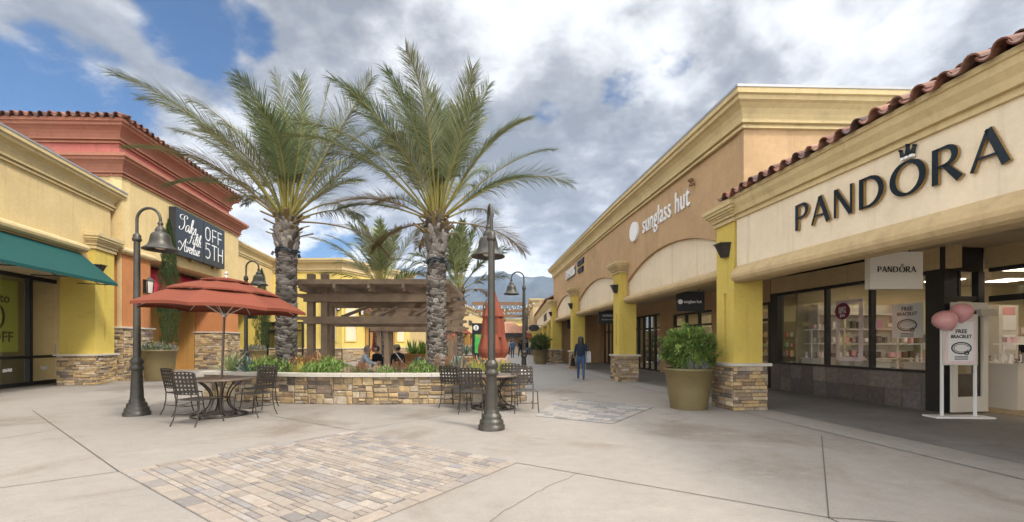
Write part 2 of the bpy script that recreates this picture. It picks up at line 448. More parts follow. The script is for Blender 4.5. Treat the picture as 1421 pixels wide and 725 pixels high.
def tile_roof(fr, s0, s1, o_e, z_e, rows, parent, pitch=22, step=.30, w=.30, hip0=False, hip1=False):
    """barrel tiles rising inward from an eave edge at (o_e, z_e)"""
    mb = MB(); ca, sa = math.cos(R(pitch)), math.sin(R(pitch))
    n = max(1, int((s1 - s0) / w)); w = (s1 - s0) / n
    along = (fr(1, 0, 0) - fr(0, 0, 0)); inw = fr(0, -1, 0) - fr(0, 0, 0)
    slope = inw * ca + Vector((0, 0, sa)); up = Vector((0, 0, ca)) - inw * sa
    for i in range(n):
        s = s0 + (i + .5) * w
        for r in range(rows):
            if (hip0 and s < s0 + (r + .3) * step * ca) or (hip1 and s > s1 - (r + .3) * step * ca): continue
            b = fr(s, o_e, z_e) + slope * (r * step) + up * (.03 * rnd())
            jj = along * uni(-.012, .012)
            c = shade_(random.choice(TILEC), .55, .95)
            half_pipe(mb, b + up * .05 + jj, b + slope * (step + .08) + up * .02, along, up, w * .32, w * .26, c)
            c = shade_(random.choice(TILEC), .45, .75)
            bb = b + along * (w / 2) + up * .075
            half_pipe(mb, bb - slope * .03, bb + slope * (step + .06) - up * .03, along, up, w * .30, w * .24, c, flip=-1)
    return mb.build('roof_tiles', M['tile'], parent, True)
def sconce(p, n, label, group='wedge wall lamps on the columns', k=1.0):
    n = Vector((n[0], n[1], 0)).normalized(); u = Vector((-n.y, n.x, 0)); p = Vector(p)
    t = thing('wall_lamp', label, 'wall lamp', p, 0, group)
    a = MB(); q = []
    for (z, w, d) in ((-.15, .09, .10), (.13, .16, .21)):
        q += [u * -w * k + Vector((0, 0, z * k)), u * w * k + Vector((0, 0, z * k)), u * w * .8 * k + n * d * k + Vector((0, 0, z * k)), u * -w * .8 * k + n * d * k + Vector((0, 0, z * k))]
    a.hexa(q); a.build('lamp_body', M['dark'], t)
    b = MB(); q2 = []
    for z in (.132, .155):
        q2 += [u * -.175 * k + Vector((0, 0, z * k)), u * .175 * k + Vector((0, 0, z * k)), u * .15 * k + n * .23 * k + Vector((0, 0, z * k)), u * -.15 * k + n * .23 * k + Vector((0, 0, z * k))]
    b.hexa(q2); b.build('lamp_rim', M['bronze'], t)
    return t

# ------------------------------------------------------------------ lettering
def basis(o, u, w=None):
    u = Vector((u[0], u[1], 0)).normalized(); v = Vector((0, 0, 1)); n = u.cross(v)
    return Matrix(((u.x, v.x, n.x, o[0]), (u.y, v.y, n.y, o[1]), (u.z, v.z, n.z, o[2]), (0, 0, 0, 1)))
def text(body, size, m, Mx, parent=None, name='lettering', ext=.01, bold=0, sx=1.0, align='CENTER', spacing=1.0, side=None, valign='CENTER'):
    c = bpy.data.curves.new('t', 'FONT'); c.body = body; c.size = size; c.extrude = ext; c.offset = bold
    c.align_x = align; c.align_y = valign; c.space_character = spacing; c.resolution_u = 3
    o = bpy.data.objects.new('t', c); COL.objects.link(o)
    dg = bpy.context.evaluated_depsgraph_get()
    me = bpy.data.meshes.new_from_object(o.evaluated_get(dg))
    bpy.data.objects.remove(o); bpy.data.curves.remove(c)
    me.transform(Mx @ Matrix.Diagonal((sx, 1, 1, 1)))
    me.name = name; me.materials.clear(); me.materials.append(m)
    ob = bpy.data.objects.new(name, me); COL.objects.link(ob)
    if parent is not None:
        ob.parent = parent; ob.location = -wloc(parent)
    return ob
def smooth_pts(pts, n=6):
    if len(pts) < 3: return pts
    out = []; P = [pts[0]] + list(pts) + [pts[-1]]
    for i in range(1, len(P) - 2):
        p0, p1, p2, p3 = P[i - 1], P[i], P[i + 1], P[i + 2]
        for k in range(n):
            t = k / n
            out.append(tuple(.5 * ((2 * b) + (-a + c) * t + (2 * a - 5 * b + 4 * c - d) * t * t + (-a + 3 * b - 3 * c + d) * t ** 3) for a, b, c, d in zip(p0, p1, p2, p3)))
    out.append(pts[-1]); return out
def ribbon(mb, pts, w, Mx, dep, mi=0, mi_side=None):
    """flat stroke (extruded) through 2-D points; w scalar or list"""
    k = len(pts); ws = w if isinstance(w, (list, tuple)) else [w] * k
    L, Rr = [], []
    for i in range(k):
        a, b = pts[max(i - 1, 0)], pts[min(i + 1, k - 1)]
        dx, dy = b[0] - a[0], b[1] - a[1]; l = math.hypot(dx, dy) or 1
        nx, ny = -dy / l * ws[i] / 2, dx / l * ws[i] / 2
        L.append((pts[i][0] + nx, pts[i][1] + ny)); Rr.append((pts[i][0] - nx, pts[i][1] - ny))
    vs = [Mx @ Vector((p[0], p[1], dep)) for p in L] + [Mx @ Vector((p[0], p[1], dep)) for p in Rr] + [Mx @ Vector((p[0], p[1], 0)) for p in L] + [Mx @ Vector((p[0], p[1], 0)) for p in Rr]
    f1, f2 = [], []
    for i in range(k - 1):
        f1.append((i, i + 1, k + i + 1, k + i))
        f2.append((i, 2 * k + i, 2 * k + i + 1, i + 1)); f2.append((k + i, k + i + 1, 3 * k + i + 1, 3 * k + i))
    f2 += [(0, k, 3 * k, 2 * k), (k - 1, 2 * k - 1, 4 * k - 1, 3 * k - 1)]
    mb.add(vs, f1, mi); mb.add(vs, f2, mi if mi_side is None else mi_side)
def arc(cx, cy, rx, ry, a0, a1, n=20):
    return [(cx + rx * math.cos(R(lerp(a0, a1, i / n))), cy + ry * math.sin(R(lerp(a0, a1, i / n)))) for i in range(n + 1)]
def roman(ch, mb, Mx, dep, mi=0, ms=1):
    rb = lambda p, w: ribbon(mb, p, w, Mx, dep, mi, ms)
    th = lambda pts, a, b: [a + (b - a) * math.sin(PI * i / (len(pts) - 1)) for i in range(len(pts))]
    if ch in 'PR':
        rb([(.08, 0), (.08, 1)], [.17, .165]); p = [(.10, .965)] + [(.10 + x, y) for x, y in arc(.22, .72, .24, .245, 90, -90, 14)] + [(.10, .47)]
        rb(p, th(p, .065, .165))
        if ch == 'R': rb([(.30, .50), (.68, 0)], [.13, .20]); return .80
        return .66
    if ch == 'A':
        rb([(.03, 0), (.37, 1)], [.10, .085]); rb([(.37, 1), (.74, 0)], [.165, .185]); rb([(.13, .31), (.60, .31)], .07); return .84
    if ch == 'N':
        rb([(.06, 0), (.06, 1)], [.10, .085]); rb([(.09, .97), (.66, .02)], .15); rb([(.69, 0), (.69, 1)], [.085, .10]); return .86
    if ch == 'D':
        rb([(.08, 0), (.08, 1)], [.17, .165]); p = [(.10, .965)] + arc(.30, .5, .45, .465, 90, -90, 22) + [(.10, .035)]
        rb(p, th(p, .065, .18)); return .92
    if ch == 'O':
        p = arc(.5, .5, .43, .475, 90, 450, 40); w = [.075 + .115 * abs(math.cos(R(lerp(90, 450, i / 40)))) for i in range(41)]
        rb(p, w); return 1.06
    return .5
def roman_word(word, h, Mx, dep, gap=.1):
    mb = MB(); x = 0; xo = 0
    ws = []
    for ch in word:
        tmp = MB(); w = roman(ch, tmp, Matrix.Identity(4), 0); ws.append(w)
    total = (sum(ws) + gap * (len(word) - 1)) * h; x = -total / 2
    for ch, w in zip(word, ws):
        Ml = Mx @ Matrix.Translation((x, 0, 0)) @ Matrix.Diagonal((h, h, 1, 1))
        roman(ch, mb, Ml, dep)
        if ch == 'O': xo = x + .5 * h
        x += (w + gap) * h
    return mb, xo, total
def crown_emblem(h, Mx, x, y, dep, parent, m1, m2):
    mb = MB()
    T = Mx @ Matrix.Translation((x, y, 0))
    for (a, tip) in ((-.13, (-.22, .34)), (0, (0, .44)), (.13, (.22, .34))):
        pts = [(a * h, .08 * h), (tip[0] * h, tip[1] * h)]
        ribbon(mb, pts, [.11 * h, .015 * h], T, dep)
        ribbon(mb, arc(tip[0] * h, (tip[1] + .02) * h, .02 * h, .02 * h, 0, 360, 8), .03 * h, T, dep)
    for a in (-.14, 0, .14):
        ribbon(mb, [((a - .05) * h, .045 * h), ((a + .05) * h, .045 * h)], .085 * h, T, dep + .003, 1)
    mb.build('crown_emblem', [m1, m2], parent, True)

# ------------------------------------------------------------------ THE GROUND
ground = MB(); ground.add([(-4000, -400, 0), (4000, -400, 0), (4000, 9000, 0), (-4000, 9000, 0)], [(0, 1, 2, 3)])
gm = mat('concrete', (.262, .232, .200), .85, 0, (.35, .09), (5, .07), (80, .3), spec=.25, stain=(.45, (.15, .112, .08), .49, .7))
def concrete_extra(m, seed=3.0):
    N, L = nt(m); b = N['Principled BSDF']; src = b.inputs['Base Color'].links[0].from_socket
    tc = N.new('ShaderNodeTexCoord'); mp = N.new('ShaderNodeMapping'); mp.inputs['Location'].default_value = (seed, seed * 2, 0); mp.inputs['Scale'].default_value = (1, 2.2, 1)
    L.new(tc.outputs['Object'], mp.inputs[0])
    for (sc, lo, hi, col, amt) in ((1.3, .55, .72, (.335, .30, .26), .6), (2.6, .56, .75, (.17, .135, .105), .5), (26, .50, .72, (.36, .325, .285), .5), (55, .56, .72, (.15, .13, .11), .42), (9, .57, .74, (.17, .148, .125), .35)):
        n = N.new('ShaderNodeTexNoise'); n.inputs['Scale'].default_value = sc; n.inputs['Detail'].default_value = 9; n.inputs['Roughness'].default_value = .65
        L.new(mp.outputs[0], n.inputs['Vector'])
        r = N.new('ShaderNodeMapRange'); r.interpolation_type = 'SMOOTHSTEP'; r.inputs['From Min'].default_value = lo; r.inputs['From Max'].default_value = hi; r.inputs['To Max'].default_value = amt
        L.new(n.outputs['Fac'], r.inputs['Value'])
        x = N.new('ShaderNodeMix'); x.data_type = 'RGBA'; L.new(r.outputs[0], x.inputs['Factor']); L.new(src, x.inputs['A']); x.inputs['B'].default_value = (*col, 1)
        src = x.outputs['Result']
    L.new(src, b.inputs['Base Color'])
concrete_extra(gm)
tag(ground.build('ground', gm), kind='structure')
# covered walkway: darker concrete between the fascia line and the shop fronts
def rx(Y): return 6.06 - .14 * Y      # Pandora fascia line
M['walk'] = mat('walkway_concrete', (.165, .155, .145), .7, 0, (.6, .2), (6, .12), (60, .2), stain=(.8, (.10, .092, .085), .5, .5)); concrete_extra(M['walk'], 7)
M['border'] = mat('walkway_border', (.27, .245, .215), .85, 0, (.6, .14), (8, .1), (60, .3)); concrete_extra(M['border'], 5)
M['grey'] = mat('grey_paving', (.215, .20, .185), .85, 0, (.5, .1), (6, .08), (60, .3)); concrete_extra(M['grey'], 9)
Cn = [(4.73, 9.6), (3.96, 16.42), (3.32, 24.0), (2.80, 30.6)]
edge = [(6.35, -2), (rx(2) , 2), (rx(5), 5), (4.85, 8.9), (3.9, 16.4), (3.27, 24), (2.78, 31), (2.8, 52)]
def sheet(name, poly, m, z):
    b = MB(); b.add([(p[0], p[1], z) for p in poly], [tuple(range(len(poly)))])
    return tag(b.build(name, m, None, True), kind='structure')
inner = [(p[0] + .78, p[1]) for p in edge]; store = [(10.75, -2), (10.1, 2), (9.6, 5), (8.95, 8.9), (7.75, 16.4), (7.0, 24), (6.3, 31), (6.3, 52)]
for i in range(len(edge) - 1):
    pass
def strip(name, A, B, m, z):
    b = MB(); n = len(A)
    b.add([(p[0], p[1], z) for p in A] + [(p[0], p[1], z) for p in B], [(i, i + 1, n + i + 1, n + i) for i in range(n - 1)])
    return tag(b.build(name, m, None, True), kind='structure')
strip('walkway_border', edge, inner, M['border'], .005)
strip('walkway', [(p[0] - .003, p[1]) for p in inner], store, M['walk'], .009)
sheet('grey_paving', [G(742, 543), G(790, 536), G(822, 526), G(826, 519), G(806, 512), G(780, 506.5), G(760, 502), G(742, 499.5), (0.9, 60), (-2.6, 60), G(668, 500), G(690, 512), G(722, 536)], M['grey'], .004)
# joints
jt = MB()
def joint(a, b, w=.011):
    a = Vector((*a, .006)); b = Vector((*b, .006)); d = (b - a).normalized(); n = Vector((-d.y, d.x, 0)) * w / 2
    jt.add([a - n, b - n, b + n, a + n], [(0, 1, 2, 3)])
for a, b in (((45, 570), (165, 655)), ((-140, 697), (165, 655)), ((375, 577), (491, 598)), ((500, 597), (640, 572)), ((718, 643), (1150, 719)), ((1140, 605), (1150, 719)), ((745, 540), (1010, 500)), ((838, 530), (742, 552)), ((0, 610), (60, 600))):
    if a == (745, 540): continue
    joint(G(*a), G(*b))
for i in range(len(edge) - 1):
    joint(edge[i], edge[i + 1], .012); joint(inner[i], inner[i + 1], .012)
for Y in (3.2, 6.2, 12.5, 15.5, 19, 22.5, 26, 30):
    joint((rx(Y) + .75 if Y < 9 else 4.9 + (13 - Y) * .1, Y), (9.7 - .15 * Y if Y < 9 else 8.6 - .12 * (Y - 10), Y + .55), .01)
joint(G(1150, 719), (2.9, 1.2)); joint(G(1150, 719), (rx(3.2), 3.0))
crk = [G(680, 725), G(700, 709), G(722, 697), G(741, 686), G(752, 681), G(768, 672), G(790, 664), G(802, 657)]
for a, b in zip(crk[:-1], crk[1:]):
    m = ((a[0] + b[0]) / 2 + uni(-.015, .015), (a[1] + b[1]) / 2 + uni(-.02, .02)); joint(a, m, .005); joint(m, b, .0045)
tag(jt.build('pavement_joint', M['joint']), kind='structure')
# paver carpets
PAVC = [(0.332, 0.275, 0.222), (0.304, 0.251, 0.204), (0.351, 0.297, 0.242), (0.275, 0.231, 0.191), (0.242, 0.208, 0.181), (0.318, 0.276, 0.242), (0.294, 0.241, 0.194), (0.233, 0.205, 0.185), (0.328, 0.267, 0.21), (0.257, 0.231, 0.215), (0.342, 0.284, 0.226), (0.318, 0.263, 0.213)]
def pavers(name, A, C, B, D, du, dv, tint=.86, pal=PAVC, edge_w=.16):
    """A,C,B,D corners: u runs A->C, v runs A->D"""
    A, B, C, D = map(Vector, (A, B, C, D))
    def q(u, v): return (A * (1 - u) + C * u) * (1 - v) + (D * (1 - u) + B * u) * v
    LU, LV = (C - A).length, (D - A).length
    mb = MB()
    mb.add([(*q(u, v), .004) for u, v in ((0, 0), (1, 0), (1, 1), (0, 1))], [(0, 1, 2, 3)], 1)
    def block(u0, u1, v0, v1):
        g = .0035; c = random.choice(pal); k = uni(.88, 1.1) * tint; c = tuple(x * k for x in c)
        h = .012 + uni(0, .003)
        a, b, e, f = u0 + g / LU, u1 - g / LU, v0 + g / LV, v1 - g / LV
        if b <= a or f <= e: return
        ch = .004
        P = [(*q(x, y), .004) for x, y in ((a, e), (b, e), (b, f), (a, f))]
        a2, b2, e2, f2 = a + ch / LU, b - ch / LU, e + ch / LV, f - ch / LV
        P += [(*q(x, y), h) for x, y in ((a2, e2), (b2, e2), (b2, f2), (a2, f2))]
        mb.add(P, [(4, 5, 6, 7), (0, 1, 5, 4), (1, 2, 6, 5), (2, 3, 7, 6), (3, 0, 4, 7)], 0, c)
    # soldier border
    eu, ev = edge_w / LU, edge_w / LV
    nb = int(LU / .30)
    for i in range(nb): block(i / nb, (i + 1) / nb, 0, ev); block(i / nb, (i + 1) / nb, 1 - ev, 1)
    nb = int(LV / .30)
    for i in range(nb):
        block(0, eu, lerp(ev, 1 - ev, i / nb), lerp(ev, 1 - ev, (i + 1) / nb)); block(1 - eu, 1, lerp(ev, 1 - ev, i / nb), lerp(ev, 1 - ev, (i + 1) / nb))
    # field: three-size ashlar in strips running along v
    u = eu
    while u < 1 - eu - .001:
        w = random.choice((1, 1, 1, .5)) * du / LU
        u1 = min(u + w, 1 - eu)
        if 1 - eu - u1 < .04 / LU: u1 = 1 - eu
        v = ev - rnd() * .2 / LV
        while v < 1 - ev:
            l = random.choice((1, 1.5, 1.5, 2, .7)) * dv / LV
            a, b = max(v, ev), min(v + l, 1 - ev); v += l
            if b - a < .03 / LV: continue
            if w > .8 * du / LU and rnd() < .18:
                m = (u + u1) / 2; block(u, m, a, b); block(m, u1, a, b)
            else: block(u, u1, a, b)
        u = u1
    return tag(mb.build(name, [M['paver'], M['joint']], None, True, recalc=False), kind='structure')
pavers('paver_patch', (-4.42, 4.86), (-2.6, 7.07), (.065, 5.21), (-1.548, 2.875), .135, .14)
GP = [(.25, .235, .22), (.21, .20, .19), (.28, .255, .23), (.31, .275, .24), (.19, .182, .178), (.315, .28, .24), (.30, .27, .235)]
pavers('paver_patch', G(742, 578), G(780, 552), G(906, 566), G(850, 589), .2, .2, .95, GP)
# ------------------------------------------------------------------ RIGHT: sunglasses building
B1 = thing('shop_building', 'tan arcaded shop building with arched cream panels on mustard columns, behind the potted bush', 'building', (7, 20, 0))
bays = [Frame(Cn[i], Cn[i + 1], 'L') for i in range(3)]
WO = -.28
cols_fr = [subframe(bays[0], 0, 0, 'L'), subframe(bays[0], bays[0].L, 0, 'L'), subframe(bays[1], bays[1].L, 0, 'L'), subframe(bays[2], bays[2].L, 0, 'L')]
for i, fr in enumerate(cols_fr):
    column(fr, .64, .66, .95, 4.45, B1, M['mustard'], M['cornice'], (4.06, 4.46))
wall = MB()
for i, fr in enumerate(bays):
    a, b = .34, fr.L - .34
    arch_wall(wall, fr, 0 if i else -.28, fr.L + (.75 if i == 2 else 0), a, b, 3.0, 3.72, 4.40, 6.15, WO, .22)
ret = Frame((13.5, 9.6), (5.0, 9.33), 'L')
wall.fbox(ret, 0, ret.L - .0, -.25, 0, 4.45, 6.15)
e = bays[2]; wall.fbox(e, e.L + .53, e.L + .75, -4.5, WO - .22, 0, 6.15)
wall.build('wall', M['tan'], B1, True)
for i, fr in enumerate(bays):
    arch_panel(fr, .345, fr.L - .345, 3.1, 3.71, 4.39, WO - .10, B1, M['cream'])
    b = MB(); prof = [(-.35, 0), (.02, 0), (.09, .03), (.13, .09), (.12, .16), (.06, .22), (-.02, .26), (-.35, .26)]
    p0, p1 = fr(.325, WO, 0), fr(fr.L - .325, WO, 0)
    b.sweep([(p0.x, p0.y), (p1.x, p1.y)], prof, 'L', z=2.93); b.build('beam', M['beam'], B1, True)
wl = [fr(0, WO, 0) for fr in bays] + [bays[2](bays[2].L + .75, WO, 0)]
wl[0] = Vector((5.0, 9.33, 0))
path = [(13.5, 9.6)] + [(p.x, p.y) for p in wl]
pe = bays[2](bays[2].L + .75, -5, 0); path.append((pe.x, pe.y))
c = MB(); c.sweep(path, cornice_prof(.70, .36), 'L', z=6.06); c.build('cornice', M['cornice'], B1, True)
c = MB(); c.sweep(path, [(-.3, .0), (.375, .0), (.375, .055), (-.3, .075)], 'L', z=6.762); c.build('flashing', M['flash'], B1, True)
r = MB(); r.prism([(13.5, 9.65), (5.1, 9.4)] + [(p.x + .1, p.y) for p in wl[1:]] + [(13.5, 31.3)], 6.5, 6.6)
r.build('roof', M['flash'], B1, True)
cl = MB(); cl.prism([(5.38, 9.72)] + [(p.x + .22, p.y) for p in wl[1:]] + [(8, 31.2), (9.6, 9.72)], 3.44, 3.6); cl.build('ceiling', M['ceil'], B1, True)
# shop wall of this building
SW = [(8.15, 13.62), (7.3, 20.7), (6.78, 26.0), (6.35, 31.2)]
s1 = Frame(SW[0], SW[1], 'L'); s2 = Frame(SW[1], SW[2], 'L'); s3 = Frame(SW[2], SW[3], 'L')
w = MB()
w.fbox(s1, .02, s1.L, -.2, 0, 2.75, 3.44); w.fbox(s2, 0, s2.L, -.2, 0, 2.9, 3.44); w.fbox(s3, 0, s3.L, -.2, 0, 2.9, 3.44)
for fr, a, b in ((s1, 1.6, 3.2), (s1, 6.3, s1.L), (s2, 0, .5), (s2, 4.8, s2.L), (s3, 0, .6), (s3, 4.4, s3.L)):
    w.fbox(fr, a, b, -.2, 0, 0, 2.75 if fr is s1 else 2.9)
w.build('shop_wall', M['tan'], B1, True)
for fr, a, b, n, d in ((s1, .1, 1.6, 1, ()), (s1, 3.2, 6.3, 3, (1,)), (s2, .5, 4.8, 6, ()), (s3, .6, 4.4, 4, (1,))):
    storefront(fr, a, b, 0.02, 2.75 if fr is s1 else 2.9, -.1, n, B1, M['dark'], M['glass'], .08, .12, d, 2.15)
bk = MB()
bk.fbox(s1, .1, s1.L - .05, -4, -3.9, 0, 3.4); bk.fbox(s2, 0, s2.L, -4, -3.9, 0, 3.4); bk.fbox(s3, 0, s3.L, -4, -3.9, 0, 3.4)
bk.build('interior_wall', M['shopwall'], B1, True)
cl = MB(); cl.prism([(8.3, 13.7), (7.5, 20.7), (6.9, 26), (6.5, 31.2), (10.4, 31.2), (12.1, 13.7)], 3.3, 3.4); cl.build('interior_ceiling', M['offwhite'], B1, True)
sh = MB()
for fr, L in ((s1, s1.L), (s2, s2.L), (s3, s3.L)):
    for k in range(int(L / 1.3)):
        s = .5 + k * 1.3
        sh.fbox(fr, s, s + 1.0, -3.85, -3.5, .1, 2.3, 0, (.10, .08, .06))
        for z in (.5, .9, 1.3, 1.7): 
            for q in range(4): sh.fbox(fr, s + .08 + q * .23, s + .22 + q * .23, -3.5, -3.42, z, z + uni(.12, .25), 0, (uni(.1, .6), uni(.1, .5), uni(.1, .4)))
sh.build('shelving', mat('shelf_goods', rough=.6, attr=True), B1, True)
lt = MB()
for fr in (s1, s2, s3):
    for k in range(3): lt.fbox(fr, fr.L * (k + .5) / 3 - .3, fr.L * (k + .5) / 3 + .3, -2.4, -1.6, 3.28, 3.296)
lt.build('ceiling_lamp', M['lamp_glow'], B1, True)

# wall lettering
f0 = bays[0]
sg = thing('shop_sign', 'white sunglass hut letters with round white disc on the tan wall', 'sign', f0(4.1, WO, 5.4))
ud = (-f0.d[0], -f0.d[1])
def onwall(fr, s, o, z): 
    p = fr(s, o, z); return basis(p, (-fr.d[0], -fr.d[1]))
# letter span px 887-960
text('sunglass hut', .86, M['white'], onwall(f0, 3.5, WO + .03, 5.40), sg, ext=.015, bold=.002, sx=.69, spacing=1.06)
dk = MB(); Md = onwall(f0, 5.72, WO + .004, 5.38)
dk.tube([Md @ Vector((0, 0, 0)), Md @ Vector((0, 0, .08))], .34, 40, smooth=False); dk.build('disc', M['white'], sg, True)
f1 = bays[1]
sg = thing('shop_sign', 'EXPRESS FACTORY OUTLET lettering high on the far tan wall', 'sign', f1(7.5, WO, 5.5))
text('EXPRESS', .70, M['white'], onwall(f1, 9.0, WO + .07, 5.52), sg, ext=.03, bold=.012, sx=.86)
text('EXPRESS', .70, M['navy'], onwall(f1, 8.97, WO + .03, 5.49), sg, 'letter_backing', ext=.008, bold=.035, sx=.86)
text('FACTORY', .36, M['navy'], onwall(f1, 6.55, WO + .05, 5.72), sg, ext=.04, bold=.008, sx=.8)
text('OUTLET', .36, M['navy'], onwall(f1, 6.55, WO + .05, 5.30), sg, ext=.04, bold=.008, sx=.8)
# blade signs
def blade(p, w, h, label, top, bodyfn, m, t=.08):
    s = thing('hanging_sign', label, 'sign', (p[0], p[1], p[2]), 0)
    b = MB(); b.box((0, 0, h / 2), (w, t, h)); b.build('sign_panel', m, s)
    b = MB()
    for k in (-.3, .3): b.tube([(k * w, 0, h), (k * w, 0, top - p[2])], .012, 6)
    b.build('hanger', M['dark'], s)
    bodyfn(s, Vector(p))
    return s
def b_sun(s, p):
    for k, f in ((-1, 1), (1, -1)):
        Mx = basis((p.x + .06 * f, p.y + k * .045, p.z + .3), (f, 0))
        text('sunglass hut', .135, M['white'], Mx, s, ext=.003, bold=.002, sx=.85)
        d = MB(); q = basis((p.x - .32 * f, p.y + k * .041, p.z + .3), (f, 0)); d.tube([q @ Vector((0, 0, 0)), q @ Vector((0, 0, .006))], .075, 24, smooth=False); d.build('disc', M['white'], s, True)
blade((5.52, 13.4, 2.42), .86, .62, 'black sunglass hut panel hanging under the arcade ceiling', 3.44, b_sun, M['black'])
def b_exp(s, p):
    Mx = basis((p.x, p.y - .045, p.z + .38), (1, 0)); text('EXPRESS', .17, M['white'], Mx, s, ext=.003, sx=.8)
    Mx = basis((p.x, p.y - .045, p.z + .2), (1, 0)); text('FACTORY OUTLET', .085, M['white'], Mx, s, ext=.003, sx=.8)
blade((4.55, 20.6, 2.35), .86, .66, 'black EXPRESS panel hanging behind the second arcade column', 3.44, b_exp, M['black'])
blade((3.95, 27.6, 2.35), .86, .6, 'small black panel hanging in the farthest arched bay', 3.44, lambda s, p: None, M['black'])
lbs = ['dark wedge lamp on the near mustard column above the potted bush', 'dark wedge lamp on the second mustard column from the bush', 'dark wedge lamp on the third mustard column from the bush', 'dark wedge lamp on the farthest mustard column of the arcade']
for fr, lb in zip(cols_fr, lbs):
    sconce(fr(-.06, .0, 3.48), fr.n, lb)
p = f0(1.75, WO, 5.62)
t = thing('security_light', 'small rust brown fitting high on the tan wall near the corner', 'light', p)
b = MB(); b.lathe([(.05, 0), (.05, .04), (.035, .05), (.03, .10), (.07, .12), (.085, .16), (.05, .19), (0, .2)], (f0.n[0] * .12, f0.n[1] * .12, -.05), 14); b.build('fitting', M['wood2'], t)
b = MB(); b.bar((0, 0, 0), (f0.n[0] * .12, f0.n[1] * .12, 0), .04, .04); b.build('bracket', M['wood2'], t)

# ------------------------------------------------------------------ PANDORA building
B2 = thing('shop_building', 'cream jewellery shop front with tiled eave and large dark letters', 'building', (8, 5, 0))
PF = Frame((6.2, -1.0), (4.80, 9.26), 'L')
L = PF.L
fb = MB(); fb.fbox(PF, 0, L - .02, -.27, 0, 2.98, 4.5); fb.build('fascia', M['cream'], B2, True)
b = MB(); prof = [(-.28, 0), (.03, 0), (.10, .03), (.145, .09), (.15, .15), (.12, .22), (.06, .28), (.015, .34), (-.28, .34)]
p0, p1 = PF(0, 0, 0), PF(L - .025, 0, 0); b.sweep([(p0.x, p0.y), (p1.x, p1.y)], prof, 'L', z=2.74, smooth=False); b.build('beam', M['beam'], B2, True)
c = MB(); c.sweep([(p0.x, p0.y), (p1.x, p1.y)], [(0, 0), (.05, 0), (.05, .05), (.03, .055), (.03, .09), (.09, .10), (.11, .20), (.17, .29), (.17, .38), (.20, .39), (.20, .46), (0, .46)], 'L', z=4.08); c.build('cornice', M['cornice'], B2, True)
tile_roof(PF, 0, L + .08, .27, 4.50, 3, B2, 24, .28, .27)
r = MB(); r.fbox(PF, 0, L, -1.0, -.55, 4.5, 4.98); r.build('parapet', M['flash'], B2, True)
r = MB(); r.prism([(6.9, -1), (5.6, 9.3), (13.5, 9.3), (13.5, -1)], 4.4, 4.5); r.build('roof', M['flash'], B2, True)
cl = MB(); cl.prism([(6.4, -1), (5.08, 9.27), (5.3, 9.71), (8.9, 13.6), (12.5, 13.6), (12.5, -1)], 3.44, 3.55); cl.build('ceiling', M['ceil'], B2, True)
cl = MB()
for (x, y) in ((7.3, 8.6), (7.6, 6.6), (6.9, 10.6)): cl.lathe([(.09, 0), (.1, -.012), (.0, -.012)], (x, y, 3.437), 16)
cl.build('downlight', M['lamp_glow2'], B2, True)
mbw, xo, tot = None, 0, 0
zc = 3.41
sg = thing('shop_sign', 'large dark PANDORA letters with crown on the cream fascia', 'sign', PF(5.9, 0, zc))
s_mid = PF.L - 3.16   # mid of word
Mx = basis(PF(s_mid, .02, zc), (-PF.d[0], -PF.d[1]))
mbw, xo, tot = roman_word('PANDORA', .445, Mx, .035, .115)
mbw.build('lettering', [M['letter'], M['gold']], sg, True)
crown_emblem(.40, Mx, xo, .475, .05, sg, M['letter'], M['white'])
# store wall
SP = Frame((10.39 - .165 * 8.95, 8.95), (10.39 - .165 * 13.6, 13.6), 'L')   # s from near pier to far end
LS = SP.L
bh = MB(); 
bh.fbox(SP, 0, LS, -.2, -.015, 0, .795, 0, (.05, .04, .035))
tc = [(.12, .098, .085), (.15, .125, .105), (.095, .08, .07), (.18, .15, .125), (.11, .095, .088)]
nx = 12
for i in range(nx):
    for j in range(2):
        c = shade_(random.choice(tc), .8, 1.2); g = .003
        bh.fbox(SP, LS * i / nx + g, LS * (i + 1) / nx - g, -.012, .012, .4 * j + g, .4 * (j + 1) - g, 0, c)
bh.build('stone_bulkhead', M['pavtile'], B2, True)
uw = MB(); uw.fbox(SP, -.2, LS, -.2, 0, 2.98, 3.44); uw.build('upper_wall', M['tanlight'], B2, True)
sfw = MB()
# piers and frame: px 1281-1308 near pier, mullions
sfw.fbox(SP, -.05, .30, -.30, .03, .0, 2.98); sfw.fbox(SP, LS - .30, LS, -.2, .03, 0.8, 2.98)
xs = [.30, 1.52, 2.75, LS - .30]
for x in (1.52, 2.75): sfw.fbox(SP, x - .035, x + .035, -.12, .02, .86, 2.9)
sfw.fbox(SP, .30, LS - .30, -.117, .017, 2.9, 2.977); sfw.fbox(SP, .30, LS - .30, -.117, .03, .80, .86)
f = sfw.build('window_frame', M['dark'], B2, True)
for a, b in zip(xs[:-1], xs[1:]):
    g = MB(); g.add([SP(a + .03, -.05, .85), SP(b - .03, -.05, .85), SP(b - .03, -.05, 2.92), SP(a + .03, -.05, 2.92)], [(0, 1, 2, 3)]); g.build('pane', M['glass'], f, True, recalc=False)
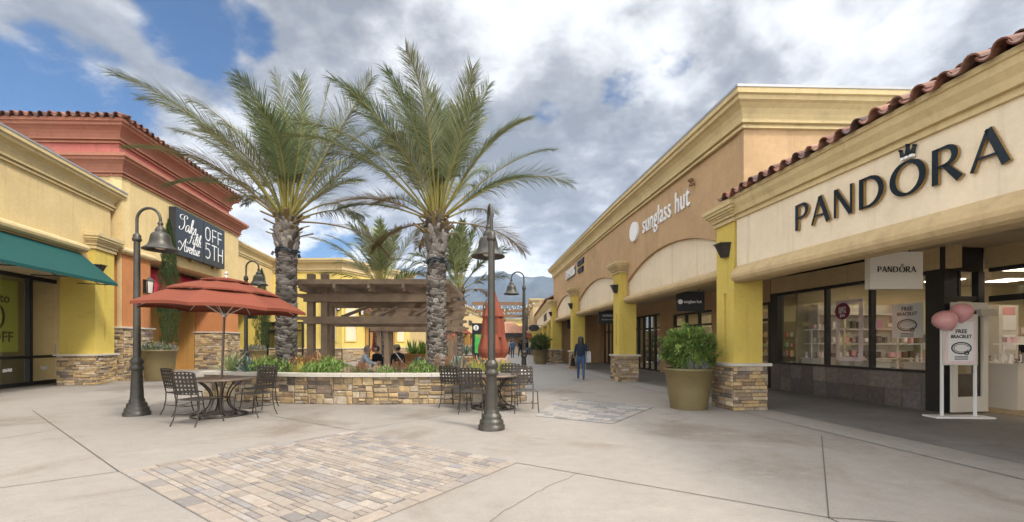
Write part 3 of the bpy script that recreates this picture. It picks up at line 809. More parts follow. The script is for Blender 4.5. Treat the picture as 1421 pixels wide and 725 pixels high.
# entry recess: side return facing the camera, then the door line
A0 = SP(-.05, 0, 0); E0 = Vector((9.90, 9.08, 0))
RT = Frame((A0.x, A0.y - .0), (E0.x, E0.y), 'R')
rt = MB(); rt.fbox(RT, 0, RT.L, -.1, 0, 2.32, 2.42); rt.fbox(RT, 0, RT.L, -.1, 0, 2.94, 3.44); rt.fbox(RT, .02, .12, -.1, 0, .8, 2.94); rt.fbox(RT, RT.L - .16, RT.L, -.1, 0.02, 0, 2.94); rt.fbox(RT, .36, .42, -.09, -.01, 2.42, 2.94)
rf = rt.build('entry_frame', M['dark'], B2, True)
rb = MB(); rb.fbox(RT, .02, RT.L - .17, -.12, -.01, 0, .8, 0, (.07, .058, .05)); rb.build('stone_bulkhead', M['pavtile'], B2, True)
g = MB(); g.add([RT(.1, -.05, .8), RT(RT.L - .1, -.05, .8), RT(RT.L - .1, -.05, 2.94), RT(.1, -.05, 2.94)], [(0, 1, 2, 3)]); g.build('pane', M['glass'], rf, True, recalc=False)
EF = Frame((E0.x + .165 * 5, E0.y - 5), (E0.x, E0.y), 'L'); LE = EF.L
ef = MB(); ef.fbox(EF, 0, LE - .1, -.1, .02, 2.30, 2.42); ef.fbox(EF, 0, LE - .1, -.1, .02, 2.92, 3.0); ef.fbox(EF, LE - 2.3, LE - 2.2, -.1, .02, 0, 2.3)
f = ef.build('entry_frame', M['dark'], B2, True)
uw = MB(); uw.fbox(EF, 0, LE - .02, -.15, .01, 3.0, 3.44); uw.build('upper_wall', M['tanlight'], B2, True)
g = MB(); g.add([EF(.1, -.05, 2.4), EF(LE - .1, -.05, 2.4), EF(LE - .1, -.05, 2.94), EF(.1, -.05, 2.94)], [(0, 1, 2, 3)]); g.build('pane', M['glass'], f, True, recalc=False)
# open white door leaf in front of the return
DL = subframe(RT, .03, .06, 'R')
d = MB(); W = .92
for (a, b, z0, z1) in ((0, .13, .03, 2.28), (W - .13, W, .03, 2.28), (.13, W - .13, .03, .34), (.13, W - .13, 2.12, 2.28)): d.fbox(DL, a, b, 0, .05, z0, z1)
df = d.build('door', M['offwhite'], B2, True)
g = MB(); g.add([DL(.12, .025, .32), DL(W - .12, .025, .32), DL(W - .12, .025, 2.14), DL(.12, .025, 2.14)], [(0, 1, 2, 3)]); g.build('pane', M['glass'], df, True, recalc=False)
g = MB(); g.fbox(DL, W - .32, W + .12, .055, .13, 2.0, 2.14); g.build('door_closer', M['alu'], df, True)
# interior shell
it = MB()
far = SP(LS, -.21, 0)
it.bx(9.0, 16.2, 13.62, 13.72, 0, 3.4); it.bx(16.1, 16.2, 0, 13.6, 0, 3.4); it.bx(11.1, 16.1, -.1, 0, 0, 3.4)
it.build('interior_wall', M['shopwall'], B2, True)
it = MB(); it.prism([(8.42, 13.6), (9.15, 9.15), (10.0, 9.15), (11.0, 3.0), (16, 0), (16, 13.6)], 3.25, 3.36); it.build('interior_ceiling', M['offwhite'], B2, True)
it = MB(); it.prism([(8.45, 13.5), (9.2, 9.2), (9.99, 9.05), (10.9, 3.0), (16, 0), (16, 13.5)], .002, .013); it.build('interior_floor', M['floorwood'], B2, True)
lt = MB()
for x in (10.6, 12.4, 14.2):
    for y in (5.5, 8.0, 10.4, 12.4): lt.box((x, y, 3.235), (.6, .6, .02))
lt.build('ceiling_lamp', M['lamp_glow'], B2, True)
goods = mat('display_goods', rough=.4, attr=True)
# display cases (things standing in the shop)
def display(name, label, x, y, w, dpt, h, rz=0, shelves=0):
    t = thing(name, label, 'display case', (x, y, .013), rz)
    b = MB(); b.box((0, 0, h / 2), (w, dpt, h)); b.box((0, 0, h + .02), (w + .06, dpt + .06, .04)); b.build('cabinet', M['offwhite'], t)
    n = max(2, int(w / .16))
    for i in range(n):
        for rr in range(2 if dpt > .4 else 1):
            x0 = -w / 2 + (i + .5) * w / n; y0 = (rr - .25) * dpt * .5
            hh = uni(.05, .2); c = random.choice([(.75, .7, .6), (.8, .6, .6), (.7, .68, .66), (.85, .8, .7), (.25, .2, .2)])
            g = MB(); g.lathe([(.04, 0), (.045, .02), (.02, .04), (.016, hh), (.04, hh + .03), (0, hh + .045)], (x0, y0, h + .04), 10, 0, c); g.build('jewellery_stand', goods, t)
    for k in range(shelves):
        z = h + .04 + .42 * (k + 1)
        s = MB(); s.box((0, 0, z), (w, dpt * .7, .025))
        for i in range(n): s.box((-w / 2 + (i + .5) * w / n, 0, z + .09), (.09, .09, uni(.1, .16)), 0, 0, random.choice([(.8, .75, .65), (.75, .5, .5), (.5, .45, .4)]))
        for q in (-1, 1): s.box((q * (w / 2 - .015), 0, z - .21), (.02, .02, .42))
        s.build('shelf', goods, t)
    return t
display('display_case', 'white display cabinet with shelves in the near shop window', 9.62, 9.95, .5, .75, .95, R(9), 1)
display('display_case', 'white display cabinet behind the pink framed shop window', 9.30, 11.4, .5, .9, .95, R(9), 0)
display('display_case', 'white display cabinet with shelves in the farthest window of the jewellery shop', 9.15, 12.9, .5, .7, .95, R(9), 2)
display('shop_counter', 'white counter with a glass shelf just inside the open shop doorway', 11.15, 9.5, .9, .5, .95, R(9), 1)
display('shop_counter', 'low pale counter deeper inside the jewellery shop doorway', 11.75, 10.7, .5, .5, .95, R(9), 0)
t = thing('display_tower', 'tall pale display tower inside the shop doorway', 'display stand', (12.75, 11.35, .013))
b = MB(); b.box((0, 0, 1.2), (.5, .5, 2.4)); b.build('cabinet', M['offwhite'], t)
b = MB()
for k in range(3): b.box((0, -.256, .95 + k * .5), (.34, .02, .38))
b.build('picture_panel', M['white'], t)
b = MB(); b.box((0, -.256, 2.25), (.3, .02, .2)); b.build('header_panel', M['pink'], t)
# wall shelves at the back
t = thing('wall_shelving', 'wall shelving with rows of boxes along the back of the jewellery shop', 'shelving', (14.2, 13.3, .013), PI / 2)
b = MB(); b.box((0, 0, 1.3), (.4, 3.6, 2.6)); b.build('cabinet', M['shopwall'], t)
b = MB()
for k in range(11):
    for z in (.9, 1.35, 1.8): b.box((-.24, -1.65 + k * .33, z), (.12, .18, uni(.14, .26)), 0, 0, random.choice([(.8, .75, .65), (.75, .45, .45), (.35, .25, .2), (.9, .85, .8)]))
b.build('goods', goods, t)
t = thing('wall_shelving', 'wall shelving with pale boxes seen through the farthest jewellery shop window', 'shelving', (10.9, 13.36, .013), PI / 2)
b = MB(); b.box((.1, 0, 1.3), (.2, 3.2, 2.6))
for z in (.5, .95, 1.4, 1.85, 2.3): b.box((-.1, 0, z), (.3, 3.2, .04))
for k in range(5): b.box((-.1, -1.6 + k * .8, 1.3), (.3, .05, 2.6))
b.build('cabinet', M['offwhite'], t)
b = MB()
for k in range(16):
    for z in (.52, .97, 1.42, 1.87): 
        if rnd() < .8: b.box((-.14, -1.48 + k * .197, z + .1), (.12, uni(.06, .14), uni(.1, .26)), 0, 0, random.choice([(.8, .75, .65), (.7, .35, .38), (.12, .10, .09), (.9, .85, .8), (.45, .4, .35), (.2, .16, .13)]))
b.build('goods', goods, t)
# window posters
def poster(name, label, fr, s, o, z0, w, h, fn, m=None, thick=.012):
    p = fr(s, o, z0); t = thing(name, label, 'poster', p)
    b = MB(); b.fbox(fr, s - w / 2, s + w / 2, o - thick / 2, o + thick / 2, z0, z0 + h); b.build('panel', m or M['white'], t, True)
    fn(t, lambda ds, dz: basis(fr(s - ds, o + thick / 2 + .003, z0 + dz), (-fr.d[0], -fr.d[1])))
    return t
M['burg'] = mat('burgundy', (.15, .012, .04), .5); M['rose'] = mat('rose_silver', (.75, .60, .60), .4, 0, noise=(2, .15)); M['ink'] = mat('ink', (.03, .025, .03), .6)
def bracelet(t, Mx, r):
    b = MB()
    ribbon(b, arc(0, 0, r, r * .62, 0, 360, 40), r * .13, Mx, .004); ribbon(b, arc(0, 0, r * .78, r * .44, 20, 340, 40), r * .05, Mx, .004)
    ribbon(b, arc(r * .55, -r * .55, r * .2, r * .2, 0, 360, 16), r * .1, Mx, .006)
    b.build('bracelet_picture', M['ink'], t, True)
def fb_poster(t, mk, k=1.0):
    text('FREE', .125 * k, M['ink'], mk(0, .66 * k), t, ext=.001, bold=.003 * k, sx=.95)
    text('BRACELET', .105 * k, M['ink'], mk(0, .545 * k), t, ext=.001, bold=.003 * k, sx=.9)
    bracelet(t, mk(0, .29 * k), .2 * k)
    b = MB()
    for q in range(3): ribbon(b, [(-.14 * k, 0), (.14 * k, 0)], .014 * k, mk(0, (.10 - .03 * q) * k), .002)
    b.build('small_print', M['ink'], t, True)
poster('poster', 'white FREE BRACELET poster hung inside the near shop window', SP, .86, -.22, 1.56, .66, .78, lambda t, mk: fb_poster(t, mk))
# pink frame + round sticker in the middle window
t = thing('window_decal', 'rose silver rectangular frame in the middle window', 'decal', SP(2.13, -.07, .95))
b = MB(); a0, a1, z0, z1 = 1.78, 2.52, .98, 2.55
for (x0, x1, y0, y1) in ((a0, a0 + .11, z0, z1), (a1 - .11, a1, z0, z1), (a0 + .11, a1 - .11, z0, z0 + .11), (a0 + .11, a1 - .11, z1 - .11, z1)): b.fbox(SP, x0, x1, -.085, -.075, y0, y1)
b.build('frame', M['rose'], t, True)
t = thing('window_sticker', 'round burgundy GIFT SETS $99 sticker on the middle window', 'sticker', SP(2.32, -.06, 2.2))
q = basis(SP(2.30, -.045, 2.27), (-SP.d[0], -SP.d[1])); b = MB(); b.tube([q @ Vector((0, 0, 0)), q @ Vector((0, 0, .006))], .215, 32, smooth=False); b.build('disc', M['burg'], t, True)
for s, z, tx in ((.105, .065, 'GIFT'), (.105, -.02, 'SETS'), (.095, -.12, '$99')): text(tx, s, M['white'], q @ Matrix.Translation((0, z, .009)), t, ext=.001, bold=.001)
t = thing('window_sticker', 'small pink square sticker left of the hung bracelet poster', 'sticker', SP(1.35, -.06, 1.7)); b = MB(); b.fbox(SP, 1.27, 1.43, -.05, -.044, 1.78, 1.98); b.build('panel', M['pink'], t, True)
# blade sign
def b_pan(s, p):
    for k, f in ((-1, 1), (1, -1)):
        Mx = basis((p.x, p.y + k * .065, p.z + .30), (f, 0))
        m, xo, tt = roman_word('PANDORA', .105, Mx, .006, .1); m.build('lettering', [M['letter'], M['letter']], s, True)
        crown_emblem(.10, Mx, xo, .108, .006, s, M['letter'], M['white'])
blade((6.93, 7.85, 2.42), .95, .67, 'white block PANDORA sign hanging from the shop arcade ceiling', 3.44, b_pan, M['offwhite'], .12)
# poster stand
t = thing('poster_stand', 'white floor stand holding a FREE BRACELET poster beside the shop door', 'sign stand', (8.62, 8.35, .009), R(-4))
b = MB(); b.box((0, 0, .015), (1.05, .32, .03)); b.build('base_plate', M['white'], t)
for x in (-.30, .30):
    b = MB(); b.box((x, 0, .98), (.045, .03, 1.9)); b.build('post', M['white'], t)
b = MB(); b.box((0, -.03, 1.5), (.62, .025, .98)); b.build('poster_frame', M['offwhite'], t)
b = MB(); b.box((0, -.046, 1.47), (.54, .008, .86), 0, 0); pp = b.build('poster_border', M['rose'], t)
b = MB(); b.box((0, -.052, 1.47), (.44, .008, .76)); b.build('poster_sheet', M['white'], t)
def mkst(ds, dz):
    return Matrix.Translation((ds, -.059, 1.09 + dz)) @ Matrix.Rotation(PI / 2, 4, 'X')
W0 = Matrix.Translation((8.62, 8.35, .009))
n0 = set(bpy.data.objects)
fb_poster(t, mkst, .86)
for o in set(bpy.data.objects) - n0: o.location = (0, 0, 0)
# text() offset meshes by -wloc; local coordinates already used, so the reset above keeps them in the stand's own frame
t = thing('balloon', 'pink balloon higher of the pair tied to the poster stand', 'balloon', (8.55, 8.22, 1.85)); b = MB()
def balloon(b, c, r):
    prof = [(0.0, -1.28), (.05, -1.25), (.03, -1.2), (.25, -1.05), (.6, -.75), (.88, -.35), (1, .05), (.96, .4), (.78, .72), (.5, .92), (.2, 1.0), (0, 1.02)]
    b.lathe([(x * r, z * r) for x, z in prof], c, 24)
balloon(b, (0, 0, .18), .17); b.build('balloon_skin', M['pink'], t)
b = MB(); b.tube([(0, 0, -.04), (-.04, .03, -.1), (-.2, .06, -.22)], .003, 5); b.build('string', M['white'], t)
t = thing('balloon', 'pink balloon lower of the pair tied to the poster stand', 'balloon', (8.30, 8.18, 1.72)); b = MB()
balloon(b, (0, 0, .18), .185); o = b.build('balloon_skin', M['pink'], t); o.rotation_euler = (0, R(-35), 0)
b = MB(); b.tube([(.13, 0, .0), (.1, .03, -.05), (.05, .06, -.14)], .003, 5); b.build('string', M['white'], t)

# ------------------------------------------------------------------ further shops on the right
B3 = thing('shop_building', 'far cream fronted shop with tiled eave beyond the tan arcade', 'building', (4, 42, 0))
f3 = Frame((2.80, 31.6), (2.95, 51), 'L')
b = MB(); b.fbox(f3, 0, f3.L, -.3, 0, 3.0, 4.3); b.build('fascia', M['cream'], B3, True)
b = MB(); b.sweep([(2.80, 31.6), (2.95, 51)], prof, 'L', z=2.8); b.build('beam', M['beam'], B3, True)
c = MB(); c.sweep([(2.80, 31.6), (2.95, 51)], [(0, 0), (.06, 0), (.1, .1), (.2, .3), (.24, .5), (0, .5)], 'L', z=4.1); c.build('cornice', M['cornice'], B3, True)
tile_roof(f3, 0, f3.L, .3, 4.55, 3, B3, 24, .35, .36)
for k in range(4):
    column(f3, .64, .66, .95, 3.0, B3, M['mustard'], M['cornice'], None, .2, False, .6 + k * 6.0)
w = MB(); w.fbox(f3, 0, f3.L, -3.8, -3.6, 2.8, 3.4); w.build('shop_wall', M['tan'], B3, True)
storefront(f3, .1, f3.L - .1, .02, 2.8, -3.7, 9, B3, M['dark'], M['glass'], .09, .12, (1, 4, 7), 2.15)
w = MB(); w.fbox(f3, 0, f3.L, -7, -6.8, 0, 3.4); w.build('interior_wall', M['shopwall'], B3, True)
w = MB(); w.fbox(f3, 0, f3.L, -7, -.3, 3.4, 3.55); w.build('ceiling', M['ceil'], B3, True)
w = MB(); w.fbox(f3, 0, f3.L, -8, -.9, 5.2, 5.4); w.build('roof', M['flash'], B3, True)
w = MB(); w.fbox(f3, 0, f3.L, -.95, -.8, 4.5, 5.25); w.build('parapet', M['tanlight'], B3, True)
sg = thing('shop_sign', 'small dark letters on the far cream fascia', 'sign', f3(4, 0, 3.6))
_b = MB(); _x = -1.6
for _k in range(6):
    _M = onwall(f3, 5.0, .01, 3.6); ribbon(_b, [(_x, -.3), (_x, .3)], .12, _M, .03); ribbon(_b, [(_x + .3, -.3), (_x + .3, uni(0, .3))], .11, _M, .03); ribbon(_b, [(_x, uni(-.25, .25)), (_x + .3, uni(-.25, .25))], .1, _M, .031); _x += .55
_b.build('lettering', M['navy'], sg, True)
B4 = thing('shop_building', 'farthest tan shop block with tall cornice at the end of the right row', 'building', (5, 65, 0))
f4 = Frame((2.5, 51.2), (2.5, 78), 'L')
w = MB(); w.prism([(2.5, 51.2), (12, 51.2), (12, 78), (2.5, 78)], 3.0, 6.1); w.prism([(5.5, 51.2), (12, 51.2), (12, 78), (5.5, 78)], 0, 3.0); w.build('wall', M['tanlight'], B4, True)
c = MB(); c.sweep([(12, 51.2), (2.5, 51.2), (2.5, 78)], cornice_prof(.8, .45), 'L', z=5.85); c.build('cornice', M['cornice'], B4, True)
for k in range(5): column(f4, .7, .7, .95, 3.0, B4, M['mustard'], M['cornice'], None, .1, False, .5 + k * 5.5)
storefront(f4, 0, 26, .02, 2.9, -2.9, 10, B4, M['dark'], M['glass_dark'], .12, .12, (), 2.15)
# ------------------------------------------------------------------ LEFT: awning building
def leftwall(fr, s, o, z): return basis(fr(s, o, z), fr.d)
B5 = thing('shop_building', 'buff yellow shop with teal awning at the left edge', 'building', (-17, 12, 0))
LF = Frame((-14.46, 15.0), (-14.46 - .27, 16.0), 'R')
column(LF, 1.05, 1.0, 1.0, 4.72, B5, M['mustard'], M['cornice'], (4.72, 5.25), 0, True, .53, .05, (1.5, 3.55))
w = MB(); w.fbox(LF, -12, 1.25, -.55, -.22, 3.78, 6.55); w.fbox(LF, 1.05, 1.25, -8, -.55, 0, 6.55); w.fbox(LF, .06, 1.0, -.5, -.235, 3.0, 4.72)
w.build('wall', M['yellowtan'], B5, True)
pth = [tuple(LF(-12, -.22, 0))[:2], tuple(LF(1.25, -.22, 0))[:2], tuple(LF(1.25, -8, 0))[:2]]
c = MB(); c.sweep(pth, cornice_prof(.72, .36), 'R', z=6.4); c.build('cornice', M['cornice'], B5, True)
c = MB(); c.sweep(pth, [(-.3, .0), (.375, .0), (.375, .055), (-.3, .075)], 'R', z=7.122); c.build('flashing', M['flash'], B5, True)
c = MB(); c.sweep(pth, [(-3, 0), (-.1, 0), (-.1, .1), (-3, .1)], 'R', z=6.9); c.build('roof', M['flash'], B5, True)
b = MB(); b.sweep([tuple(LF(-12, -.22, 0))[:2], tuple(LF(-.25, -.22, 0))[:2]], [(-.05, 0), (.12, .0), (.2, .06), (.22, .13), (.2, .2), (.12, .26), (-.05, .26)], 'R', z=4.52); b.build('band_moulding', M['cornice'], B5, True)
cl = MB(); cl.fbox(LF, -12, 1.04, -1.85, -.56, 3.70, 3.78); cl.build('soffit', M['ceil'], B5, True)
# awning
aw = MB(); n = 1; s0, s1 = -12, -.42
Pt = [LF(s0, -.20, 4.46), LF(s1, -.20, 4.46), LF(s1, .86, 3.46), LF(s0, .86, 3.46)]
nn = Vector((0, 0, .015)); aw.hexa([p - nn for p in Pt] + [p + nn for p in Pt])
Pv = [LF(s0, .862, 3.45), LF(s1, .862, 3.45), LF(s1, .868, 3.38), LF(s0, .868, 3.38)]; aw.hexa([p - Vector((.006, 0, 0)) for p in Pv] + [p + Vector((.006, 0, 0)) for p in Pv])
aob = aw.build('awning', M['teal'], B5, True)
fr_ = MB()
for s in (-.5, -2.4, -4.3, -6.2):
    fr_.tube([LF(s, -.2, 4.40), LF(s, .84, 3.42)], .02, 6); fr_.tube([LF(s, -.22, 3.44), LF(s, .84, 3.42)], .018, 6); fr_.tube([LF(s, -.22, 3.8), LF(s, .4, 3.43)], .014, 6)
fr_.tube([LF(-12, .84, 3.42), LF(-.45, .84, 3.42)], .02, 6)
fr_.build('awning_frame', M['dark'], aob, True)
sfL = storefront(LF, -12.0, 1.62, .02, 3.7, -1.78, 8, B5, M['black'], M['glass_left'], .13, .14, (), None, 'shop_front', .93)
iw = MB(); iw.fbox(LF, -12, 1.62, -6, -5.9, 0, 3.7); iw.fbox(LF, 1.5, 1.62, -5.9, -1.9, 0, 3.7); iw.fbox(LF, -12, 1.5, -5.9, -1.9, 3.6, 3.7)
iw.fbox(LF, -.2, 1.4, -2.75, -2.65, 0, 3.6); iw.build('interior_wall', mat('interior_olive', (.40, .37, .24), .8, noise=(1, .1)), B5, True)
lt = MB()
for s in (-6, -2): lt.fbox(LF, s - .5, s + .5, -4.4, -3.2, 3.58, 3.595)
lt.build('ceiling_lamp', M['lamp_glow2'], B5, True)
sconce(LF(.1, .0, 4.02), LF.n, 'dark wedge lamp on the yellow column beside the teal awning', k=1.0)
M['lime'] = mat('lime_poster', (.42, .47, .09), .6, noise=(1, .06))
t = thing('poster', 'large lime green sale poster up to 50 OFF inside the left shop window', 'poster', LF(-1, -1.92, 1.2))
b = MB(); b.fbox(LF, -2.75, -.28, -1.95, -1.935, 1.15, 3.45); b.build('panel', M['lime'], t, True)
text('up to', .42, M['ink'], leftwall(LF, -1.05, -1.93, 2.86), t, ext=.002, bold=.008)
zz = MB(); q = leftwall(LF, -1.18, -1.93, 2.28); ribbon(zz, arc(0, 0, .36, .42, 0, 360, 40), .085, q, .004); ribbon(zz, [(-.55, .42), (-1.0, .42), (-1.0, .06)], .085, q, .004); ribbon(zz, [(-1.0, .06), (-.75, .13), (-.55, -.12), (-.72, -.38), (-1.02, -.32)], .085, q, .004); zz.build('numerals', M['ink'], t, True)
text('OFF', .48, M['ink'], leftwall(LF, -.88, -1.93, 1.62), t, ext=.002, bold=.004)
for s, lb in ((-.95, 'small torn paper notice low on the pane under the lime poster'), (.55, 'small torn paper notice low on the pane right of the lime poster')):
    t = thing('paper_notice', lb, 'notice', LF(s, -1.76, .55)); b = MB()
    for k in range(6): b.fbox(LF, s - .13 + k * .055, s - .08 + k * .055, -1.776, -1.77, .5 + uni(0, .05), .62 + uni(-.03, .03), 0)
    b.build('paper', M['white'], t, True)
t = thing('paper_notice', 'pale notice sheet taped by the pane edge near the yellow column', 'notice', LF(1.2, -1.76, 1.1)); b = MB(); b.fbox(LF, 1.02, 1.34, -1.765, -1.757, 1.02, 1.42); b.build('paper', M['offwhite'], t, True)
b = MB()
for k in range(5): b.fbox(LF, 1.07, 1.28 - .04 * (k % 2), -1.756, -1.753, 1.08 + k * .065, 1.10 + k * .065)
b.build('print', M['ink'], t, True)

# ------------------------------------------------------------------ LEFT: Saks building
B6 = thing('shop_building', 'tall shop with brick red parapet and orange stone footed pillars, behind the red umbrella', 'building', (-18, 21, 0))
SFr = Frame((-14.8, 16.4), (-16.2, 25.6), 'R'); LSk = SFr.L
bk_ = lambda o: [tuple(SFr(-0, o, 0))[:2]]
cn = SFr(0, 0, 0)
RF = Frame((-27, 16.05), (cn.x, cn.y), 'R')     # return wall facing the camera
def spath(o, back=-9):
    a = Vector((-27, 16.05, 0)); 
    base = [(-27, 16.05), (cn.x, cn.y), tuple(SFr(LSk, 0, 0))[:2], tuple(SFr(LSk, -12, 0))[:2]]
    return offset_path(base, o, 'R')
w = MB()
w.fbox(SFr, 0, LSk, -.4, 0, 4.97, 8.0)
w.fbox(RF, 0, RF.L - .02, -.4, 0, 0, 8.0); w.fbox(SFr, LSk - .3, LSk, -8, -.4, 0, 8.0)
w.build('wall', M['yellowtan'], B6, True)
c = MB(); c.sweep(spath(0), cornice_prof(.75, .42), 'R', z=7.75); c.build('lower_cornice', M['terracotta'], B6, True)
w = MB(); w.sweep(spath(-.35), [(-.4, 0), (0, 0), (0, .95), (-.4, .95)], 'R', z=8.45); w.build('upper_wall', M['brick_red'], B6, True)
c = MB(); c.sweep(spath(-.35), cornice_prof(.80, .46), 'R', z=9.15); c.build('upper_cornice', M['terracotta'], B6, True)
sp2 = spath(-.35)
for a, b in ((sp2[0], sp2[1]), (sp2[1], sp2[2])):
    ff = Frame(a, b, 'R'); fst = a == sp2[0]; tile_roof(ff, 0 if fst else -.52, ff.L + (.52 if fst else .45), .52, 9.93, 3, B6, 22, .34, .34, not fst, fst)
rr = MB(); rr.sweep(spath(-.9), [(-6, 0), (0, 0), (0, .35), (-6, .35)], 'R', z=9.85); rr.build('roof', M['flash'], B6, True)
# weep slots
ws_ = MB(); ff = Frame(sp2[1], sp2[2], 'R')
for k in range(5): ws_.fbox(ff, 1.0 + k * 1.9, 1.28 + k * 1.9, -.01, .006, 8.86, 8.90)
ws_.build('weep_slot', M['black'], B6, True)
vt = MB(); vt.fbox(RF, RF.L - 5.2, RF.L - 2.8, -.3, .44, 8.60, 8.86); vt.build('flashing', M['flash'], B6, True)
# orange pillars
ori = []
for (a, b, dpt) in ((.02, 1.55, .7), (7.55, 9.2, 1.4)):
    stone_block(SFr, a - .06, b + .06, -dpt, .09, 2.0, B6, hs=(.07, .14), ls=(.16, .5))
    p = MB(); p.fbox(SFr, a, b, -dpt, .03, 2.06, 4.9); p.build('pillar', M['orange'], B6, True)
    r_ = MB(); q = [tuple(SFr(a, -dpt, 0))[:2], tuple(SFr(a, .03, 0))[:2], tuple(SFr(b, .03, 0))[:2], tuple(SFr(b, -dpt, 0))[:2]]
    r_.sweep(q, [(-.02, 0), (.07, .0), (.14, .06), (.16, .13), (.13, .2), (.06, .26), (-.02, .26)], 'R', z=4.83); r_.build('band_moulding', M['tanlight'], B6, True)
# recess
w = MB(); w.fbox(SFr, 4.1, 7.6, -2.4, -2.2, 0, 4.95); w.fbox(SFr, 7.45, 7.6, -2.2, -1.42, 0, 4.95); w.build('entry_wall', M['ochre'], B6, True)
w = MB(); w.fbox(SFr, 0, 9.2, -3.0, -.41, 4.97, 5.1); w.build('entry_ceiling', M['beam'], B6, True)
w = MB(); n = 10
for i in range(n):
    a0, a1 = PI / 2 * i / n, PI / 2 * (i + 1) / n
    P = []
    for a in (a0, a1):
        o, z = -1.6 + 1.15 * math.sin(a), 3.75 + 1.2 * math.cos(a)
        P.append((o, z))
    (oa, za), (ob, zb) = P
    w.add([SFr(1.56, oa, za), SFr(7.54, oa, za), SFr(7.54, ob, zb), SFr(1.56, ob, zb)], [(0, 1, 2, 3)])
w.fbox(SFr, 1.56, 7.54, -.47, -.45, 3.65, 3.75)
w.build('barrel_awning', M['pinkred'], B6, True)
storefront(SFr, 1.2, 4.1, .02, 3.4, -2.5, 2, B6, M['dark'], M['glass_dark'], .1, .12, (1,), 2.3)
w = MB(); w.fbox(SFr, 1.2, 7.6, -6.1, -6, 0, 4.9); w.build('interior_wall', M['shopdark'], B6, True)
# big sign
sg = thing('shop_sign', 'black two panel sign reading Saks Fifth Avenue OFF 5TH', 'sign', SFr(4.9, .2, 5.4))
for a, b in ((2.78, 4.98), (5.02, 7.05)):
    p = MB(); p.fbox(SFr, a, b, .02, .30, 5.42, 7.50); p.build('sign_panel', M['navy'], sg, True)
p = MB(); p.fbox(SFr, 4.2, 4.35, .05, .2, 5.3, 5.42); p.fbox(SFr, 6.2, 6.35, .05, .2, 5.3, 5.42); p.build('bracket', M['gold'], sg, True)
qs = leftwall(SFr, 5.02, .303, 5.42)
lm = MB()
def st(pts, w=.055): ribbon(lm, pts, w, qs, .006)
def ell(cx, cy, rx_, ry_, a0=0, a1=360): st(arc(cx, cy, rx_, ry_, a0, a1, 36))
# OFF
st(arc(.36, 1.60, .21, .22, 0, 180, 18) + arc(.36, 1.40, .21, .22, 180, 360, 18) + [(.57, 1.60)])
for x in (.80, 1.34): st([(x, 1.18), (x, 1.82), (x + .38, 1.82)]); st([(x, 1.50), (x + .34, 1.50)])
# 5TH
st([(.56, 1.02), (.2, 1.02), (.18, .70), (.3, .76), (.45, .74), (.56, .62), (.56, .45), (.47, .32), (.32, .28), (.17, .34)])
st([(.72, 1.02), (1.22, 1.02)]); st([(.97, 1.02), (.97, .28)]); st([(1.36, 1.02), (1.36, .28)]); st([(1.80, 1.02), (1.80, .28)]); st([(1.36, .66), (1.80, .66)])
lm.build('lettering', M['white'], sg, True)
# script
SC = {
 'S': ([[(.62, .86), (.70, .98), (.55, 1.08), (.38, .98), (.36, .80), (.45, .62), (.46, .36), (.34, .12), (.14, .02), (0, .10), (.03, .22)], [(.36, .8), (.1, .72), (-.08, .85), (.02, 1.02), (.3, 1.06)]], .66),
 'F': ([[(.1, .8), (.02, .95), (.2, 1.06), (.5, 1.0), (.86, 1.06)], [(.58, 1.0), (.48, .7), (.40, .3), (.28, .04), (.08, 0), (-.02, .1)], [(.2, .54), (.45, .58), (.68, .52)]], .66),
 'A': ([[(-.15, .2), (-.05, .02), (.15, .1), (.42, .6), (.66, 1.05)], [(.66, 1.05), (.62, .6), (.62, .2), (.70, .02), (.82, .1)], [(-.2, .55), (-.05, .72), (.2, .5), (.45, .42), (.75, .5)]], .80),
 'a': ([[(.36, .42), (.22, .5), (.05, .36), (.02, .14), (.12, .02), (.26, .14), (.36, .42)], [(.36, .46), (.34, .14), (.42, .02), (.52, .12)]], .47),
 'k': ([[(.0, .12), (.2, .6), (.26, .95), (.16, .98), (.1, .6), (.08, .0)], [(.1, .22), (.26, .48), (.34, .42), (.28, .3), (.12, .24)], [(.16, .25), (.28, .04), (.44, .1)]], .42),
 's': ([[(.0, .1), (.2, .5), (.26, .3), (.24, .08), (.1, .02), (.04, .1)], [(.24, .08), (.36, .14)]], .33),
 'i': ([[(.04, .1), (.12, .46)], [(.12, .46), (.1, .12), (.18, .02), (.28, .12)], [(.15, .63), (.17, .68)]], .25),
 'f': ([[(.0, .1), (.24, .6), (.3, .95), (.2, 1.0), (.14, .6), (.06, -.25), (.0, -.3), (.0, -.15), (.14, .1), (.28, .16)], [(.02, .46), (.3, .48)]], .25),
 't': ([[(.04, .1), (.2, .8)], [(.2, .8), (.12, .14), (.2, .02), (.3, .12)], [(.04, .5), (.32, .52)]], .26),
 'h': ([[(.0, .12), (.2, .6), (.26, .95), (.16, .98), (.1, .6), (.06, .0)], [(.07, .12), (.22, .46), (.32, .4), (.28, .1), (.36, .02), (.46, .12)]], .42),
 'v': ([[(.0, .36), (.08, .46), (.12, .3), (.14, .04), (.28, .22), (.32, .46), (.42, .42)]], .40),
 'e': ([[(.04, .16), (.22, .3), (.24, .46), (.12, .46), (.05, .2), (.14, .02), (.32, .14)]], .30),
 'n': ([[(.0, .36), (.08, .46), (.08, .0)], [(.08, .12), (.22, .46), (.31, .4), (.28, .1), (.35, .02), (.45, .12)]], .42),
 'u': ([[(.02, .3), (.1, .46), (.09, .12), (.17, .02), (.28, .14), (.34, .46)], [(.34, .46), (.33, .12), (.4, .02), (.48, .12)]], .45),
}
